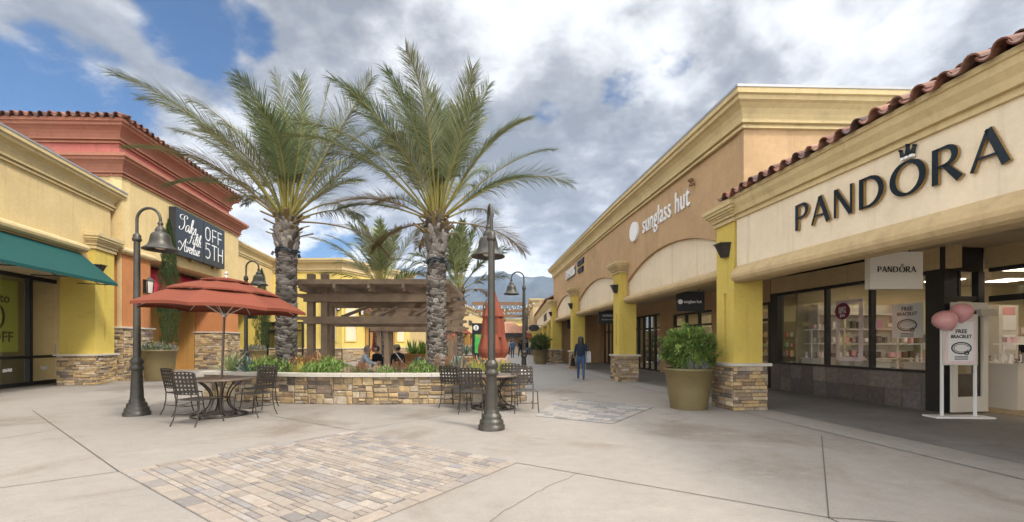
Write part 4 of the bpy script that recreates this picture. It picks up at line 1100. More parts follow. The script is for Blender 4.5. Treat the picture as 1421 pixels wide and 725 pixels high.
def script(mb, word, h, Mx, slant=.25):
    x = 0
    for ch in word:
        strokes, w = SC[ch]
        for s_ in strokes:
            p = smooth_pts([((x + a + b * slant) * h, b * h) for a, b in s_], 6)
            ws = []
            for i in range(len(p)):
                a_, b_ = p[max(i - 1, 0)], p[min(i + 1, len(p) - 1)]
                l = math.hypot(b_[0] - a_[0], b_[1] - a_[1]) or 1
                ws.append(h * (.022 + .060 * abs((b_[1] - a_[1]) / l) ** 2))
            ribbon(mb, p, ws, Mx, .006)
        x += w
lm = MB()
script(lm, 'Saks', .70, leftwall(SFr, 3.0, .303, 6.56)); script(lm, 'Fifth', .60, leftwall(SFr, 3.62, .303, 6.08)); script(lm, 'Avenue', .60, leftwall(SFr, 3.02, .303, 5.62), .2)
lm.build('script_lettering', M['white'], sg, True)
# small hanging sign in the entry
s = thing('hanging_sign', 'small black OFF 5TH blade sign in the orange pillared entry', 'sign', SFr(4.6, -1.0, 2.95))
b = MB(); b.box((0, 0, .2), (1.15, .07, .4)); b.build('sign_panel', M['black'], s)
b = MB(); b.tube([(0, 0, .4), (0, 0, 1.9)], .015, 6); b.build('hanger', M['dark'], s)
sp = Vector(s.location)
text('5TH', .34, M['white'], basis((sp.x + .30, sp.y - .038, sp.z + .2), (1, 0)), s, ext=.003, sx=.9)
text('OFF', .26, M['white'], basis((sp.x - .27, sp.y - .038, sp.z + .2), (1, 0)), s, ext=.003, sx=.7)
def lantern(p, n, label, k=1.0):
    t = thing('wall_lantern', label, 'lantern', p, math.atan2(n[1], n[0]) - PI / 2, 'wall lanterns')
    b = MB(); b.box((0, .03, -.05), (.12, .04, .55)); b.bar((0, .03, .16), (0, .22, .22), .03, .03); b.build('bracket', M['dark'], t)
    b = MB(); b.lathe([(.17, 0), (.19, .02), (.12, .09), (.05, .15), (.02, .20), (0, .22)], (0, .22, .14), 4, smooth=False); b.lathe([(0, -.04), (.06, -.03), (.12, 0), (.12, .03)], (0, .22, -.36), 4, smooth=False)
    for a in range(4):
        x, y = .155 * math.cos(a * PI / 2), .155 * math.sin(a * PI / 2); b.bar((x * .72, .22 + y * .72, -.34), (x, .22 + y, .15), .022, .022)
    b.build('lantern_frame', M['dark'], t)
    b = MB(); b.lathe([(.105, -.33), (.145, .14)], (0, .22, 0), 4, smooth=False); b.build('lantern_glass', M['offwhite'], t)
    t.scale = (k, k, k); return t
lantern(SFr(1.15, .03, 3.8), SFr.n, 'dark framed wall lantern on the near orange pillar')
lantern(SFr(8.9, .03, 3.8), SFr.n, 'dark framed wall lantern on the far orange pillar')

# ------------------------------------------------------------------ LEFT: next buildings
B7 = thing('shop_building', 'buff shop with plain cornice between the tall red parapet shop and the palm trunk', 'building', (-19, 31, 0))
f7 = Frame((-16.75, 25.8), (-18.5, 37.0), 'R')
w = MB(); w.fbox(f7, 0, f7.L, -.4, 0, 3.7, 7.1); w.build('wall', M['yellowtan'], B7, True)
c = MB(); c.sweep([tuple(f7(0, 0, 0))[:2], tuple(f7(f7.L, 0, 0))[:2]], cornice_prof(.75, .3), 'R', z=6.9); c.build('cornice', M['cornice'], B7, True)
for s in (3.4, 9.0): column(f7, 1.3, 1.0, 1.0, 3.7, B7, M['mustard'], M['cornice'], None, .15, False, s)
storefront(f7, 0, f7.L, .02, 3.6, -1.2, 7, B7, M['dark'], M['glass'], .12, .12, (2, 5), 2.3, 'shop_front', .95)
w = MB(); w.fbox(f7, 0, f7.L, -5, -4.9, 0, 3.7); w.fbox(f7, 0, f7.L, -1.25, -.3, 3.62, 3.7); w.build('interior_wall', M['shopwall'], B7, True)
w = MB(); w.fbox(f7, 0, f7.L, -6, -.2, 7.0, 7.1); w.build('roof', M['flash'], B7, True)
s = thing('hanging_sign', 'small round ended dark blade sign beyond the orange pillars', 'sign', f7(1.0, .7, 2.95)); b = MB(); b.box((0, 0, .18), (.8, .06, .36)); b.build('sign_panel', M['black'], s)
sp = Vector(s.location); 
b = MB(); b.bar((-.4, 0, .3), (-.9, -.1, .3), .03, .03); b.build('hanger', M['dark'], s)

B8 = thing('shop_building', 'yellow shop block with canted corner and white blind panels behind the timber pergola', 'building', (-15, 36, 0))
pts8 = [(-24, 32.2), (-12.6, 32.0), (-9.2, 38.9), (-16, 42)]
w = MB()
fA = Frame(pts8[0], pts8[1], 'R'); fB = Frame(pts8[1], pts8[2], 'R'); fC = Frame(pts8[2], pts8[3], 'R')
for fr in (fA, fB, fC): w.fbox(fr, 0.01, fr.L - .01, -.5, 0, 1.0, 7.0)
w.build('wall', M['yellow'], B8, True)
for fr in (fA, fB): stone_block(fr, 0, fr.L, -.5, .06, 1.0, B8, hs=(.12, .22), ls=(.3, .8), sides=('n',))
c = MB(); c.sweep(pts8, cornice_prof(.95, .45), 'R', z=6.7); c.build('cornice', M['cornice'], B8, True)
w = MB(); w.prism([(p[0], p[1]) for p in offset_path(pts8, -.2, 'R')] + [(-24, 42)], 7.0, 7.1); w.build('roof', M['flash'], B8, True)
def blind(fr, s0, s1, z0, z1, b8=B8):
    m = MB(); q = .09
    m.fbox(fr, s0 - q, s0, 0, .06, z0 - q, z1 + q); m.fbox(fr, s1, s1 + q, 0, .06, z0 - q, z1 + q); m.fbox(fr, s0, s1, 0, .06, z0 - q, z0); m.fbox(fr, s0, s1, 0, .06, z1, z1 + q)
    f = m.build('window', M['yellow'], b8, True)
    p = MB(); p.fbox(fr, s0 + .004, s1 - .004, .0, .025, z0 + .004, z1 - .004); p.build('blind_panel', M['cream'], f, True)
for (s0, s1) in ((9.9, 11.0), (2.0, 3.2)): blind(fA, s0, s1, 1.6, 6.0)
blind(fB, .35, 1.35, 1.6, 6.0); blind(fB, 6.0, 6.9, 1.6, 5.8)
storefront(fB, 2.6, 5.4, .02, 2.9, .05, 2, B8, M['dark'], M['glass_dark'], .12, .14, (0,), 2.3)
w = MB(); w.fbox(fB, 2.3, 5.7, .02, .10, 0.0, 3.2, 0); w.build('door_surround', M['ochre'], B8, True)
tile_roof(fB, 1.9, 5.9, 1.1, 3.55, 5, B8, 26, .3, .3)
storefront(fA, 4.6, 8.6, .02, 3.0, .07, 3, B8, M['dark'], M['glass_dark'], .12, .14, (), 2.3)
sg = thing('shop_sign', 'dark lettering half hidden by the pergola on the canted yellow wall', 'sign', fB(4, .05, 6.0))
text('SOLS', .85, M['letter'], basis(fB(3.9, .05, 5.55), fB.d), sg, ext=.04, bold=.01)
for s, lb in ((fA(11.25, 0, 4.3), 'wall lantern on the flat yellow wall left of the canted corner'),): lantern(s, fA.n, lb, 1.3)
lantern(fB(1.75, 0, 4.0), fB.n, 'wall lantern on the canted yellow wall right of the tall blind panel', 1.2)

B9 = thing('shop_building', 'long pale yellow shop row receding down the left of the street', 'building', (-8, 65, 0))
f9 = Frame((-7.6, 46.5), (-5.0, 80), 'R')
w = MB(); w.fbox(f9, 0, f9.L, -.4, 0, 2.9, 6.2); w.fbox(f9, 0, .4, -8, -.4, 0, 6.2); w.build('wall', M['yellowtan'], B9, True)
c = MB(); c.sweep([tuple(f9(0, -8, 0))[:2], tuple(f9(0, 0, 0))[:2], tuple(f9(f9.L, 0, 0))[:2]], cornice_prof(.8, .4), 'R', z=5.85); c.build('cornice', M['cornice'], B9, True)
w = MB(); w.fbox(f9, .3, f9.L, -8, -.3, 6.0, 6.1); w.build('roof', M['flash'], B9, True)
for k in range(7): column(f9, .8, .6, .95, 2.9, B9, M['ochre'], M['cornice'], None, .05, False, .6 + k * 5.4)
storefront(f9, 1, f9.L, .02, 2.9, -.5, 12, B9, M['dark'], M['glass_dark'], .14, .14, (2, 6, 10), 2.3)
def marks(t, Mx, n, h, m):
    b = MB(); x = -n * h * .32
    for k in range(n):
        ribbon(b, [(x, -h / 2), (x, h / 2)], h * .2, Mx, .03); ribbon(b, [(x + h * .36, -h / 2), (x + h * .36, h * uni(0, .5))], h * .18, Mx, .03)
        ribbon(b, [(x, h * uni(-.4, .4)), (x + h * .36, h * uni(-.4, .4))], h * .18, Mx, .031); x += h * .64
    b.build('lettering', m, t, True)
for (s, n, lb) in ((4.0, 2, 'nearest dark lettering on the long pale yellow row'), (10.0, 4, 'middle dark lettering on the long pale yellow row'), (18, 6, 'farthest dark lettering on the long pale yellow row')):
    sg = thing('shop_sign', lb, 'sign', f9(s, .03, 4)); marks(sg, basis(f9(s, .03, 4.4), f9.d), n, .75, M['navy'])
# ------------------------------------------------------------------ foliage helpers
def leaf(mb, p, d, L, w, droop=.3, col=(.1, .2, .05), seg=2, up=Vector((0, 0, 1)), mi=0):
    d = d.normalized(); side = d.cross(up)
    if side.length < .05: side = d.cross(Vector((1, 0, 0)))
    side.normalize(); pts = [p]; q = p.copy(); dd = d.copy()
    for i in range(seg):
        q = q + dd * (L / seg); pts.append(q.copy()); dd = (dd - Vector((0, 0, droop))).normalized()
    vs = []; n = seg + 1
    for i, a in enumerate(pts[:-1]):
        ww = w * (.55 if i == 0 else 1.0) * (1 - .35 * i / n) / 2
        vs += [a - side * ww, a + side * ww]
    vs.append(pts[-1]); fs = [(2 * i, 2 * i + 1, 2 * i + 3, 2 * i + 2) for i in range(seg - 1)] + [(2 * seg - 2, 2 * seg - 1, 2 * seg)]
    mb.add(vs, fs, mi, col)
def rdir(zmin=-1):
    while True:
        v = Vector((uni(-1, 1), uni(-1, 1), uni(zmin, 1)))
        if .1 < v.length < 1: return v.normalized()
def shade(c, a, b):
    k = uni(a, b); return tuple(x * k for x in c)

# ------------------------------------------------------------------ palms
def palm(label, loc, z0, zt, r0, r1, nfr, L, wind=(-.45, .1), seedv=1, group='date palms', band=None, lean=0, dens=150, boot_z=None, lw=.0125):
    random.seed(seedv); kk = 1.0
    t = thing('palm_tree', label, 'palm tree', loc, 0, group)
    # trunk
    tb = MB(); H = zt - z0; boot_z = boot_z or lerp(z0, zt, .62)
    def rad(z): 
        if z < boot_z: return r0
        k = min(1, (z - boot_z) / .35); e = max(0, (z - (zt - .9)) / .9)
        return lerp(r0, r1, k) - .12 * e * e
    prof = [(rad(z0 + H * i / 24) * .93, z0 + H * i / 24) for i in range(25)]; prof.append((.05, zt + .15))
    tb.lathe(prof, (0, 0, 0), 18, 0, (.07, .055, .045))
    BC = [(.20, .175, .15), (.14, .122, .105), (.26, .23, .20), (.10, .085, .072), (.31, .28, .245)]
    z = z0; i = 0
    while z < zt - .05:
        up_ = z > boot_z
        a = i * 2.39996; i += 1; z += (.0075 if not up_ else .0095) * (.25 / r0) 
        r = rad(z); ca, sa = math.cos(a), math.sin(a)
        out = Vector((ca, sa, 0)); tg = Vector((-sa, ca, 0)); c = shade(random.choice(BC), .7, 1.15)
        w = uni(.13, .22) if not up_ else uni(.12, .19); h = uni(.045, .085) if not up_ else uni(.12, .24); dp = uni(.01, .035) if not up_ else uni(.03, .075)
        b = out * (r * .9) + Vector((0, 0, z)); tip = out * (r + dp) + Vector((0, 0, z + h)) + tg * uni(-.02, .02)
        tb.hexa([b - tg * w / 2 - Vector((0, 0, h * .5)), b + tg * w / 2 - Vector((0, 0, h * .5)), b + tg * w / 2 + Vector((0, 0, h * .4)), b - tg * w / 2 + Vector((0, 0, h * .4)),
                 tip - tg * w * .36 - Vector((0, 0, h * .35)) - out * .0, tip + tg * w * .36 - Vector((0, 0, h * .35)), tip + tg * w * .3, tip - tg * w * .3], 0, c)
    tb.build('trunk', M['bark'], t)
    if band:
        b = MB()
        for k in range(2): b.tube([((rad(band) + .03) * math.cos(R(x)), (rad(band) + .03) * math.sin(R(x)), band + .03 * math.sin(R(x * 3)) + k * .06) for x in range(0, 360, 15)], .022, 6, closed=True)
        for k in range(7):
            a = k * .9; q = Vector(((rad(band) + .07) * math.cos(a), (rad(band) + .07) * math.sin(a), band)); b.bar(q, q + Vector((.04 * math.cos(a), .04 * math.sin(a), uni(-.18, .1))), .06, .06)
        b.build('light_cable', M['navy'], t)
    # crown
    cb = MB(); W = Vector((wind[0], wind[1], 0))
    for k in range(nfr):
        a = k * 2.39996 + uni(-.2, .2); f = (k + .5) / nfr
        el = R((lerp(89, 38, (f / .8) ** 1.15) if f < .8 else lerp(40, 2, (f - .8) / .2)) + uni(-5, 5))
        if math.cos(a) < -.3 and wind[0] < -.3: el = max(el, R(40))
        d = Vector((math.cos(a) * math.cos(el), math.sin(a) * math.cos(el), math.sin(el)))
        p = Vector((math.cos(a) * .12, math.sin(a) * .12, zt - .1 + .25 * (1 - f)))
        Lk = L * uni(.85, 1.08) * (.62 + .46 * math.sin(PI * min(1, f * 1.0 + .08) * .62)); Lk *= (1 if f < .8 else .74); n = 16; pts = [p.copy()]; ds = [d.copy()]
        bend = uni(.040, .070) * (1.15 - .35 * f)
        for s in range(n):
            u = s / n
            d = (d + Vector((0, 0, -bend * (.15 + 1.5 * u) * 1.35 * math.cos(el * .35))) + W * (.155 * u * uni(.85, 1.15))).normalized()
            p = p + d * (Lk / n); pts.append(p.copy()); ds.append(d.copy())
        base = random.choice([(.150, .170, .072), (.13, .155, .068), (.185, .195, .105), (.11, .14, .06)])
        if f > .92: base = (.22, .165, .08)
        stem = (.32, .28, .08) if f < .9 else (.25, .18, .09)
        rr = [lerp(.034, .006, (i / n) ** .7) for i in range(n + 1)]; rr[0] = .055
        cb.tube(pts, rr, 5, 0, stem)
        tw = uni(-.5, .5)
        for s in range(dens):
            u = .30 + .70 * s / dens; x = u * n; i = min(int(x), n - 1); fr_ = x - i
            q = pts[i].lerp(pts[i + 1], fr_); dd = ds[i].lerp(ds[i + 1], fr_).normalized()
            side = dd.cross(Vector((0, 0, 1)))
            if side.length < .1: side = Vector((-math.sin(a), math.cos(a), 0))
            side.normalize(); nn = side.cross(dd)
            side = side * math.cos(tw) + nn * math.sin(tw)
            ll = .76 * (L / 4.0) * (math.sin(PI * (.12 + .86 * ((u - .30) / .70) ** .8)) * .62 + .42) * uni(.85, 1.1)
            fw = lerp(.9, 2.2, (u - .30) / .70)
            for sg_ in (-1, 1):
                v = side * sg_ + dd * (fw + uni(-.35, .35)) + nn * uni(-.05, .6) + W * uni(.5, 1.3) + Vector((0, 0, uni(-.25, .2)))
                leaf(cb, q, v, ll * uni(.75, 1.15), lw, .08 + .3 * rnd(), shade(base, .6, 1.7), 3, nn)
    # dry skirt + cut petioles round the neck
    for k in range(40):
        a = k * 2.39996; e = uni(.3, 1.1); d = Vector((math.cos(a) * math.cos(e), math.sin(a) * math.cos(e), math.sin(e)))
        p = Vector((math.cos(a) * r1 * .5, math.sin(a) * r1 * .5, zt - uni(.05, .55)))
        cb.bar(p, p + d * uni(.25, .55), .07, .03, 0, shade((.26, .19, .09), .6, 1.2))
    cb.build('crown', M['frond'], t, recalc=False)
    random.seed(seedv + 100)
    return t
P1 = palm('large date palm left of the pergola, growing in the round planter', (-6.15, 11.8, 0), .55, 4.85, .245, .305, 44, 3.75, (-.33, .10), 12, band=3.92, boot_z=3.95)
P2 = palm('large date palm in front of the right end of the pergola', (-1.98, 11.35, 0), .55, 4.72, .225, .29, 44, 3.55, (-.15, .05), 23, band=3.55, boot_z=3.8)
palm('smaller far palm rising behind the middle of the pergola roof', (-7.6, 25.0, 0), 0, 4.6, .25, .33, 30, 4.2, (-.2, 0), 31, dens=48, lw=.05)
palm('smaller far palm half hidden behind the right palm trunk', (-2.85, 23.0, 0), 0, 4.3, .22, .30, 26, 3.7, (-.05, 0), 37, dens=48, lw=.05)
palm('tiny palm at the far end of the right shop row', (3.1, 62.0, 0), 0, 5.0, .22, .3, 24, 3.0, (-.1, 0), 41, dens=30, lw=.08)
palm('tiny palm top above the far kiosk roofs', (-1.7, 92.0, 0), 0, 6.3, .25, .3, 24, 3.0, (-.1, 0), 43, dens=30, lw=.08)
random.seed(5)

# ------------------------------------------------------------------ round planter
PC = (-3.3, 22.15); RO, RI = 12.0, 9.7
def parc(r, x): return (x, PC[1] - math.sqrt(r * r - (x - PC[0]) ** 2))
xa, xb = -7.9, .35
def outline(ro, ri, e):
    o = [parc(ro, lerp(xa - e, xb + e, i / 40)) for i in range(41)]
    inn = [parc(ri, lerp(xb + e - .25, xa - e + .55, i / 40)) for i in range(41)]
    return o, inn
pl = thing('stone_planter', 'long curved stone walled planter with pale cap, in front of the timber pergola', 'planter', (-3.6, 11.3, 0))
o_, i_ = outline(RO - .03, RI + .03, -.02)
def ring_wall(mb, poly, t, z0, z1):
    c = offset_path(poly + [poly[0]], t, 'L')
    n = len(poly)
    for k in range(n):
        k2 = (k + 1) % n
        a, b, c2, d = poly[k], poly[k2], c[(k + 1) if k + 1 < n else 0], c[k]
        mb.hexa([(*a, z0), (*b, z0), (*c2, z0), (*d, z0), (*a, z1), (*b, z1), (*c2, z1), (*d, z1)])
poly = o_ + i_
core = MB(); core.prism(poly, 0, .60); core.build('planter_core', M['mortar_light'], pl, True)
stn = MB()
def along(path):
    ls = [0]
    for a, b in zip(path[:-1], path[1:]): ls.append(ls[-1] + math.hypot(b[0] - a[0], b[1] - a[1]))
    def fn(s, o, z):
        s = min(max(s, 0), ls[-1] - 1e-6)
        for i in range(len(ls) - 1):
            if s <= ls[i + 1]: break
        t = (s - ls[i]) / (ls[i + 1] - ls[i]); a, b = path[i], path[i + 1]
        dx, dy = b[0] - a[0], b[1] - a[1]; l = math.hypot(dx, dy)
        return Vector((lerp(a[0], b[0], t) + dy / l * o, lerp(a[1], b[1], t) - dx / l * o, z))
    return fn, ls[-1]
for path in (o_, [o_[-1], i_[0]], i_, [i_[-1], o_[0]]):
    fn, L_ = along(path); s_ = 0
    while s_ < L_ - .02:
        l_ = uni(.3, .95)
        if L_ - s_ - l_ < .3: l_ = L_ - s_
        stone_face(stn, lambda s, o, z, s0=s_: fn(s + s0, o, z), l_, .645, random.choice([(.07, .13), (.11, .20), (.15, .26), (.09, .17)]), (.12, .40), (.01, .05), .016, gap=.009, dark=.92)
        s_ += l_
stn.build('stone_facing', M['stone'], pl, True)
cp = MB(); w_ = .36
o2, i2 = outline(RO + .09, RI - .09, .08); poly2 = o2 + i2
o3, i3 = outline(RO - .30, RI + .30, -.32)
a_ = o2 + i2; b_ = o3 + i3; n = len(a_)
for k in range(n):
    k2 = (k + 1) % n
    if k in (8, 16, 24, 31, 36): 
        pass
    cp.hexa([(*a_[k], .65), (*a_[k2], .65), (*b_[k2], .65), (*b_[k], .65), (*a_[k], .725), (*a_[k2], .725), (*b_[k2], .725), (*b_[k], .725)], 0)
cp.build('planter_cap', M['cap'], pl, True)
jn = MB()
for k in (4, 9, 14, 19, 24, 29, 33, 36):
    a, b = Vector((*o2[k], 0)), Vector((*o3[k], 0)); d = (b - a).normalized(); nn = Vector((-d.y, d.x, 0)) * .004
    jn.add([a - nn + Vector((0, 0, .7275)), b - nn + Vector((0, 0, .7275)), b + nn + Vector((0, 0, .7275)), a + nn + Vector((0, 0, .7275))], [(0, 1, 2, 3)])
    aa = a - d * .003; jn.add([aa - nn + Vector((0, 0, .65)), aa + nn + Vector((0, 0, .65)), aa + nn + Vector((0, 0, .7275)), aa - nn + Vector((0, 0, .7275))], [(0, 1, 2, 3)])
jn.build('cap_joint', M['joint'], pl, True)
so = MB(); so.prism(o3 + i3, .6, .63); so.build('soil', M['soil'], pl, True)

# bed plants: one of each kind, then copies
def bed_plant(name, label, cat, fn, group):
    t = thing(name, label, cat, (0, 0, 0), 0, group); b = MB(); fn(b); b.build('foliage', M['leaf'], t, recalc=False); return t
def spiky(n, L, w, cols, el=(20, 85), droop=.25, r=.1):
    def f(b):
        for i in range(n):
            a = i * 2.4; e = R(uni(*el)); d = Vector((math.cos(a) * math.cos(e), math.sin(a) * math.cos(e), math.sin(e)))
            p = Vector((math.cos(a) * r * rnd(), math.sin(a) * r * rnd(), 0)); leaf(b, p, d, L * uni(.6, 1.1), w, droop * rnd(), shade(random.choice(cols), .75, 1.25), 3)
    return f
def lowbush(n, R_, H_, cols, ls=.07):
    def f(b):
        for i in range(n):
            a = rnd() * 2 * PI; rr = R_ * math.sqrt(rnd()); z = H_ * rnd() * (1 - .5 * (rr / R_) ** 2)
            leaf(b, Vector((rr * math.cos(a), rr * math.sin(a), z)), rdir(-.1) + Vector((0, 0, .8)), ls * uni(.7, 1.4), ls * .3, .1, shade(random.choice(cols), .7, 1.3), 2)
    return f
def aloe(b):
    spiky(46, .30, .035, [(.22, .27, .10), (.17, .24, .09), (.28, .29, .13)], (15, 80), .3, .16)(b)
    for k in range(18):
        a = rnd() * 6.3; p = Vector((.13 * math.cos(a), .13 * math.sin(a), .05)); h = uni(.28, .42); q = p + Vector((uni(-.06, .06), uni(-.06, .06), h))
        b.tube([p, q], .006, 4, 0, (.22, .13, .06))
        for z in range(9): leaf(b, p.lerp(q, .55 + .05 * z), rdir(-.2), .06, .02, .2, shade(random.choice([(.68, .24, .12), (.64, .34, .12), (.58, .20, .15)]), .8, 1.2), 1)
kinds = [
    bed_plant('succulent', 'low coral tipped aloe clump growing along the curved stone planter', 'plant', aloe, 'coral tipped aloes in the curved planter'),
    bed_plant('bedding_plant', 'low leafy green clump growing along the curved stone planter', 'plant', lowbush(420, .30, .34, [(.16, .26, .05), (.22, .30, .07), (.12, .20, .05)], .08), 'green clumps in the curved planter'),
    bed_plant('grass_tuft', 'pinkish wispy tuft growing along the curved stone planter', 'plant', lambda b: (spiky(60, .36, .014, [(.48, .24, .19), (.52, .34, .24), (.28, .28, .14), (.42, .30, .22)], (35, 88), .15, .14)(b)), 'pink tufts in the curved planter'),
    bed_plant('flowering_plant', 'upright yellow green plant with orange tips growing along the curved stone planter', 'plant', lambda b: (spiky(50, .34, .03, [(.36, .36, .08), (.26, .32, .08), (.44, .34, .09)], (40, 88), .12, .16)(b), [leaf(b, Vector((uni(-.15, .15), uni(-.15, .15), uni(.2, .36))), rdir(0), .09, .03, .1, shade((.68, .30, .07), .8, 1.2), 1) for _ in range(34)]), 'orange tipped plants in the curved planter'),
]
first = [True] * 4
x = xa + .55; row = 0
for row, rr in enumerate((11.45, 11.0, 10.5, 10.05)):
    x = xa + .6 + .2 * (row % 2)
    while x < xb - .5:
        p = parc(rr, x); ok = min(math.hypot(p[0] + 6.15, p[1] - 11.8), math.hypot(p[0] + 1.98, p[1] - 11.35)) > .42
        gapz = (x < -6.6 and row < 2)
        if ok and not gapz:
            u = (x - xa) / (xb - xa)
            if x > -1.2: k = random.choice((3, 3, 1, 2, 3))
            elif x < -4.6: k = random.choice((1, 1, 0, 3, 0))
            else: k = random.choice((2, 0, 2, 1, 0, 1))
            loc = (p[0] + uni(-.06, .06), p[1] + uni(-.06, .06), .62); sc = uni(.95, 1.35)
            if 470 < CX + F_PX * p[0] / p[1] < 580: sc *= .68
            if first[k]:
                kinds[k].location = loc; kinds[k].scale = (sc,) * 3; first[k] = False
            else: dup(kinds[k], loc, uni(0, 6.28), None, sc)
        x += uni(.40, .52)
def agave(b, n=34, L=.62, cols=((.16, .22, .17), (.20, .26, .20), (.24, .28, .16))):
    for i in range(n):
        a = i * 2.4; e = R(lerp(80, 12, i / n)); d = Vector((math.cos(a) * math.cos(e), math.sin(a) * math.cos(e), math.sin(e)))
        leaf(b, Vector((0, 0, .04)), d, L * uni(.85, 1.1), .095, .06, shade(random.choice(cols), .8, 1.2), 3)
for (p, lb, sc) in (((-7.35, 11.35), 'yellow edged agave at the left end of the curved planter', 1.0), ((-6.75, 11.05), 'grey agave between the patio chairs and the left palm trunk', .8), ((-2.55, 11.9), 'blue grey agave at the left foot of the right palm trunk', .75), ((-1.35, 11.0), 'blue grey agave at the right foot of the right palm trunk', .85), ((-.9, 11.9), 'blue grey agave behind the right palm trunk', .8)):
    t = thing('agave', lb, 'plant', (*p, .62), uni(0, 6)); b = MB()
    agave(b, 34, .62 * sc, ((.26, .29, .12), (.20, .27, .12), (.30, .31, .17)) if 'yellow' in lb else ((.15, .21, .18), (.19, .25, .21), (.12, .17, .14))); b.build('foliage', M['leaf'], t, recalc=False)
# second planter farther back
p2 = thing('stone_planter', 'farther low stone planter with agaves beyond the pergola', 'planter', (-2.9, 23, 0))
fp = Frame((-5.0, 22.4), (-1.75, 22.4), 'R')
fq = Frame((-5.2, 22.5), (-1.75, 22.5), 'R')
stone_block(fq, 0, fq.L, -2.2, 0, .68, p2, hs=(.09, .16), ls=(.15, .4), sides=('n', 's0', 's1'), name='stone_facing', cap=False)
c = MB(); c.fbox(fq, -.06, fq.L + .06, -2.26, .06, .68, .75); c.build('planter_cap', M['cap'], p2, True)
c = MB(); c.fbox(fq, .25, fq.L - .25, -1.95, -.25, .745, .77); c.build('soil', M['soil'], p2, True)
for k in range(7):
    t = thing('agave', 'blue grey agave in the farther low planter', 'plant', (-4.7 + k * .45, 23 + uni(-.2, .4), .77), uni(0, 6), 'agaves in the farther planter'); b = MB()
    agave(b, 24, .65, ((.13, .20, .17), (.17, .24, .20), (.16, .22, .10))); b.build('foliage', M['leaf'], t, recalc=False)

# ------------------------------------------------------------------ pergolas
def pergola(label, x0, x1, y0, y1, z, posts, k=1.0):
    t = thing('pergola', label, 'pergola', ((x0 + x1) / 2, (y0 + y1) / 2, 0)); pw = .19 * k
    for (px_, py_) in posts:
        b = MB(); b.bx(px_ - pw / 2, px_ + pw / 2, py_ - pw / 2, py_ + pw / 2, 0, z + .85 * k); b.build('post', M['wood'], t, True)
    for y in (y0 + .35, y1 - .35):
        for zz, h in ((z, .24), (z - .66, .22)):
            b = MB()
            for s_ in (-1, 1): 
                yy = y + s_ * (pw / 2 + .035); b.bx(x0, x1, yy - .032, yy + .032, zz, zz + h)
                for (xe, dr) in ((x0, -1), (x1, 1)):
                    b.hexa([(xe, yy - .032, zz + .1), (xe + dr * .25, yy - .032, zz + h - .08), (xe + dr * .25, yy + .032, zz + h - .08), (xe, yy + .032, zz + .1), (xe, yy - .032, zz + h), (xe + dr * .25, yy - .032, zz + h), (xe + dr * .25, yy + .032, zz + h), (xe, yy + .032, zz + h)])
            b.build('beam', M['wood'], t, True)
    n = max(3, int((x1 - x0) / .95))
    for i in range(n + 1):
        xx = lerp(x0 + .25, x1 - .25, i / n); b = MB(); b.bx(xx - .045, xx + .045, y0 - .45, y1 + .45, z + .245, z + .43)
        b.bx(xx - .04, xx + .04, y0 - .55, y0 - .45, z + .31, z + .43)
        b.build('rafter', M['wood'], t, True)
    y = y0 - .5
    pr = MB()
    while y < y1 + .5:
        pr.bx(x0 - .06, x1 + .06, y - .03, y + .03, z + .434, z + .57); y += .30
    o = pr.build('purlin_slats', M['wood'], t, True)
    for i in (1, 2, 3):
        xx = lerp(x0, x1, i / 4); b = MB(); b.bar((xx, y0 + .35, z - .45), (xx + .04, y1 - .4, z + .02), .07, .09); b.build('brace', M['wood'], t, True)
    return t
pergola('near timber pergola standing behind the curved planter between the two big palms', -6.25, -1.85, 12.75, 15.6, 2.68, [(-6.08, 13.1), (-5.66, 13.1), (-2.5, 13.1), (-2.15, 13.1), (-6.38, 15.25), (-2.9, 15.25)])
pergola('farther timber pergola seen through the near one', -6.4, -2.4, 19.4, 21.8, 2.65, [(-6.05, 19.75), (-5.72, 19.75), (-3.08, 19.75), (-2.82, 19.75), (-6.05, 21.45), (-2.82, 21.45)])

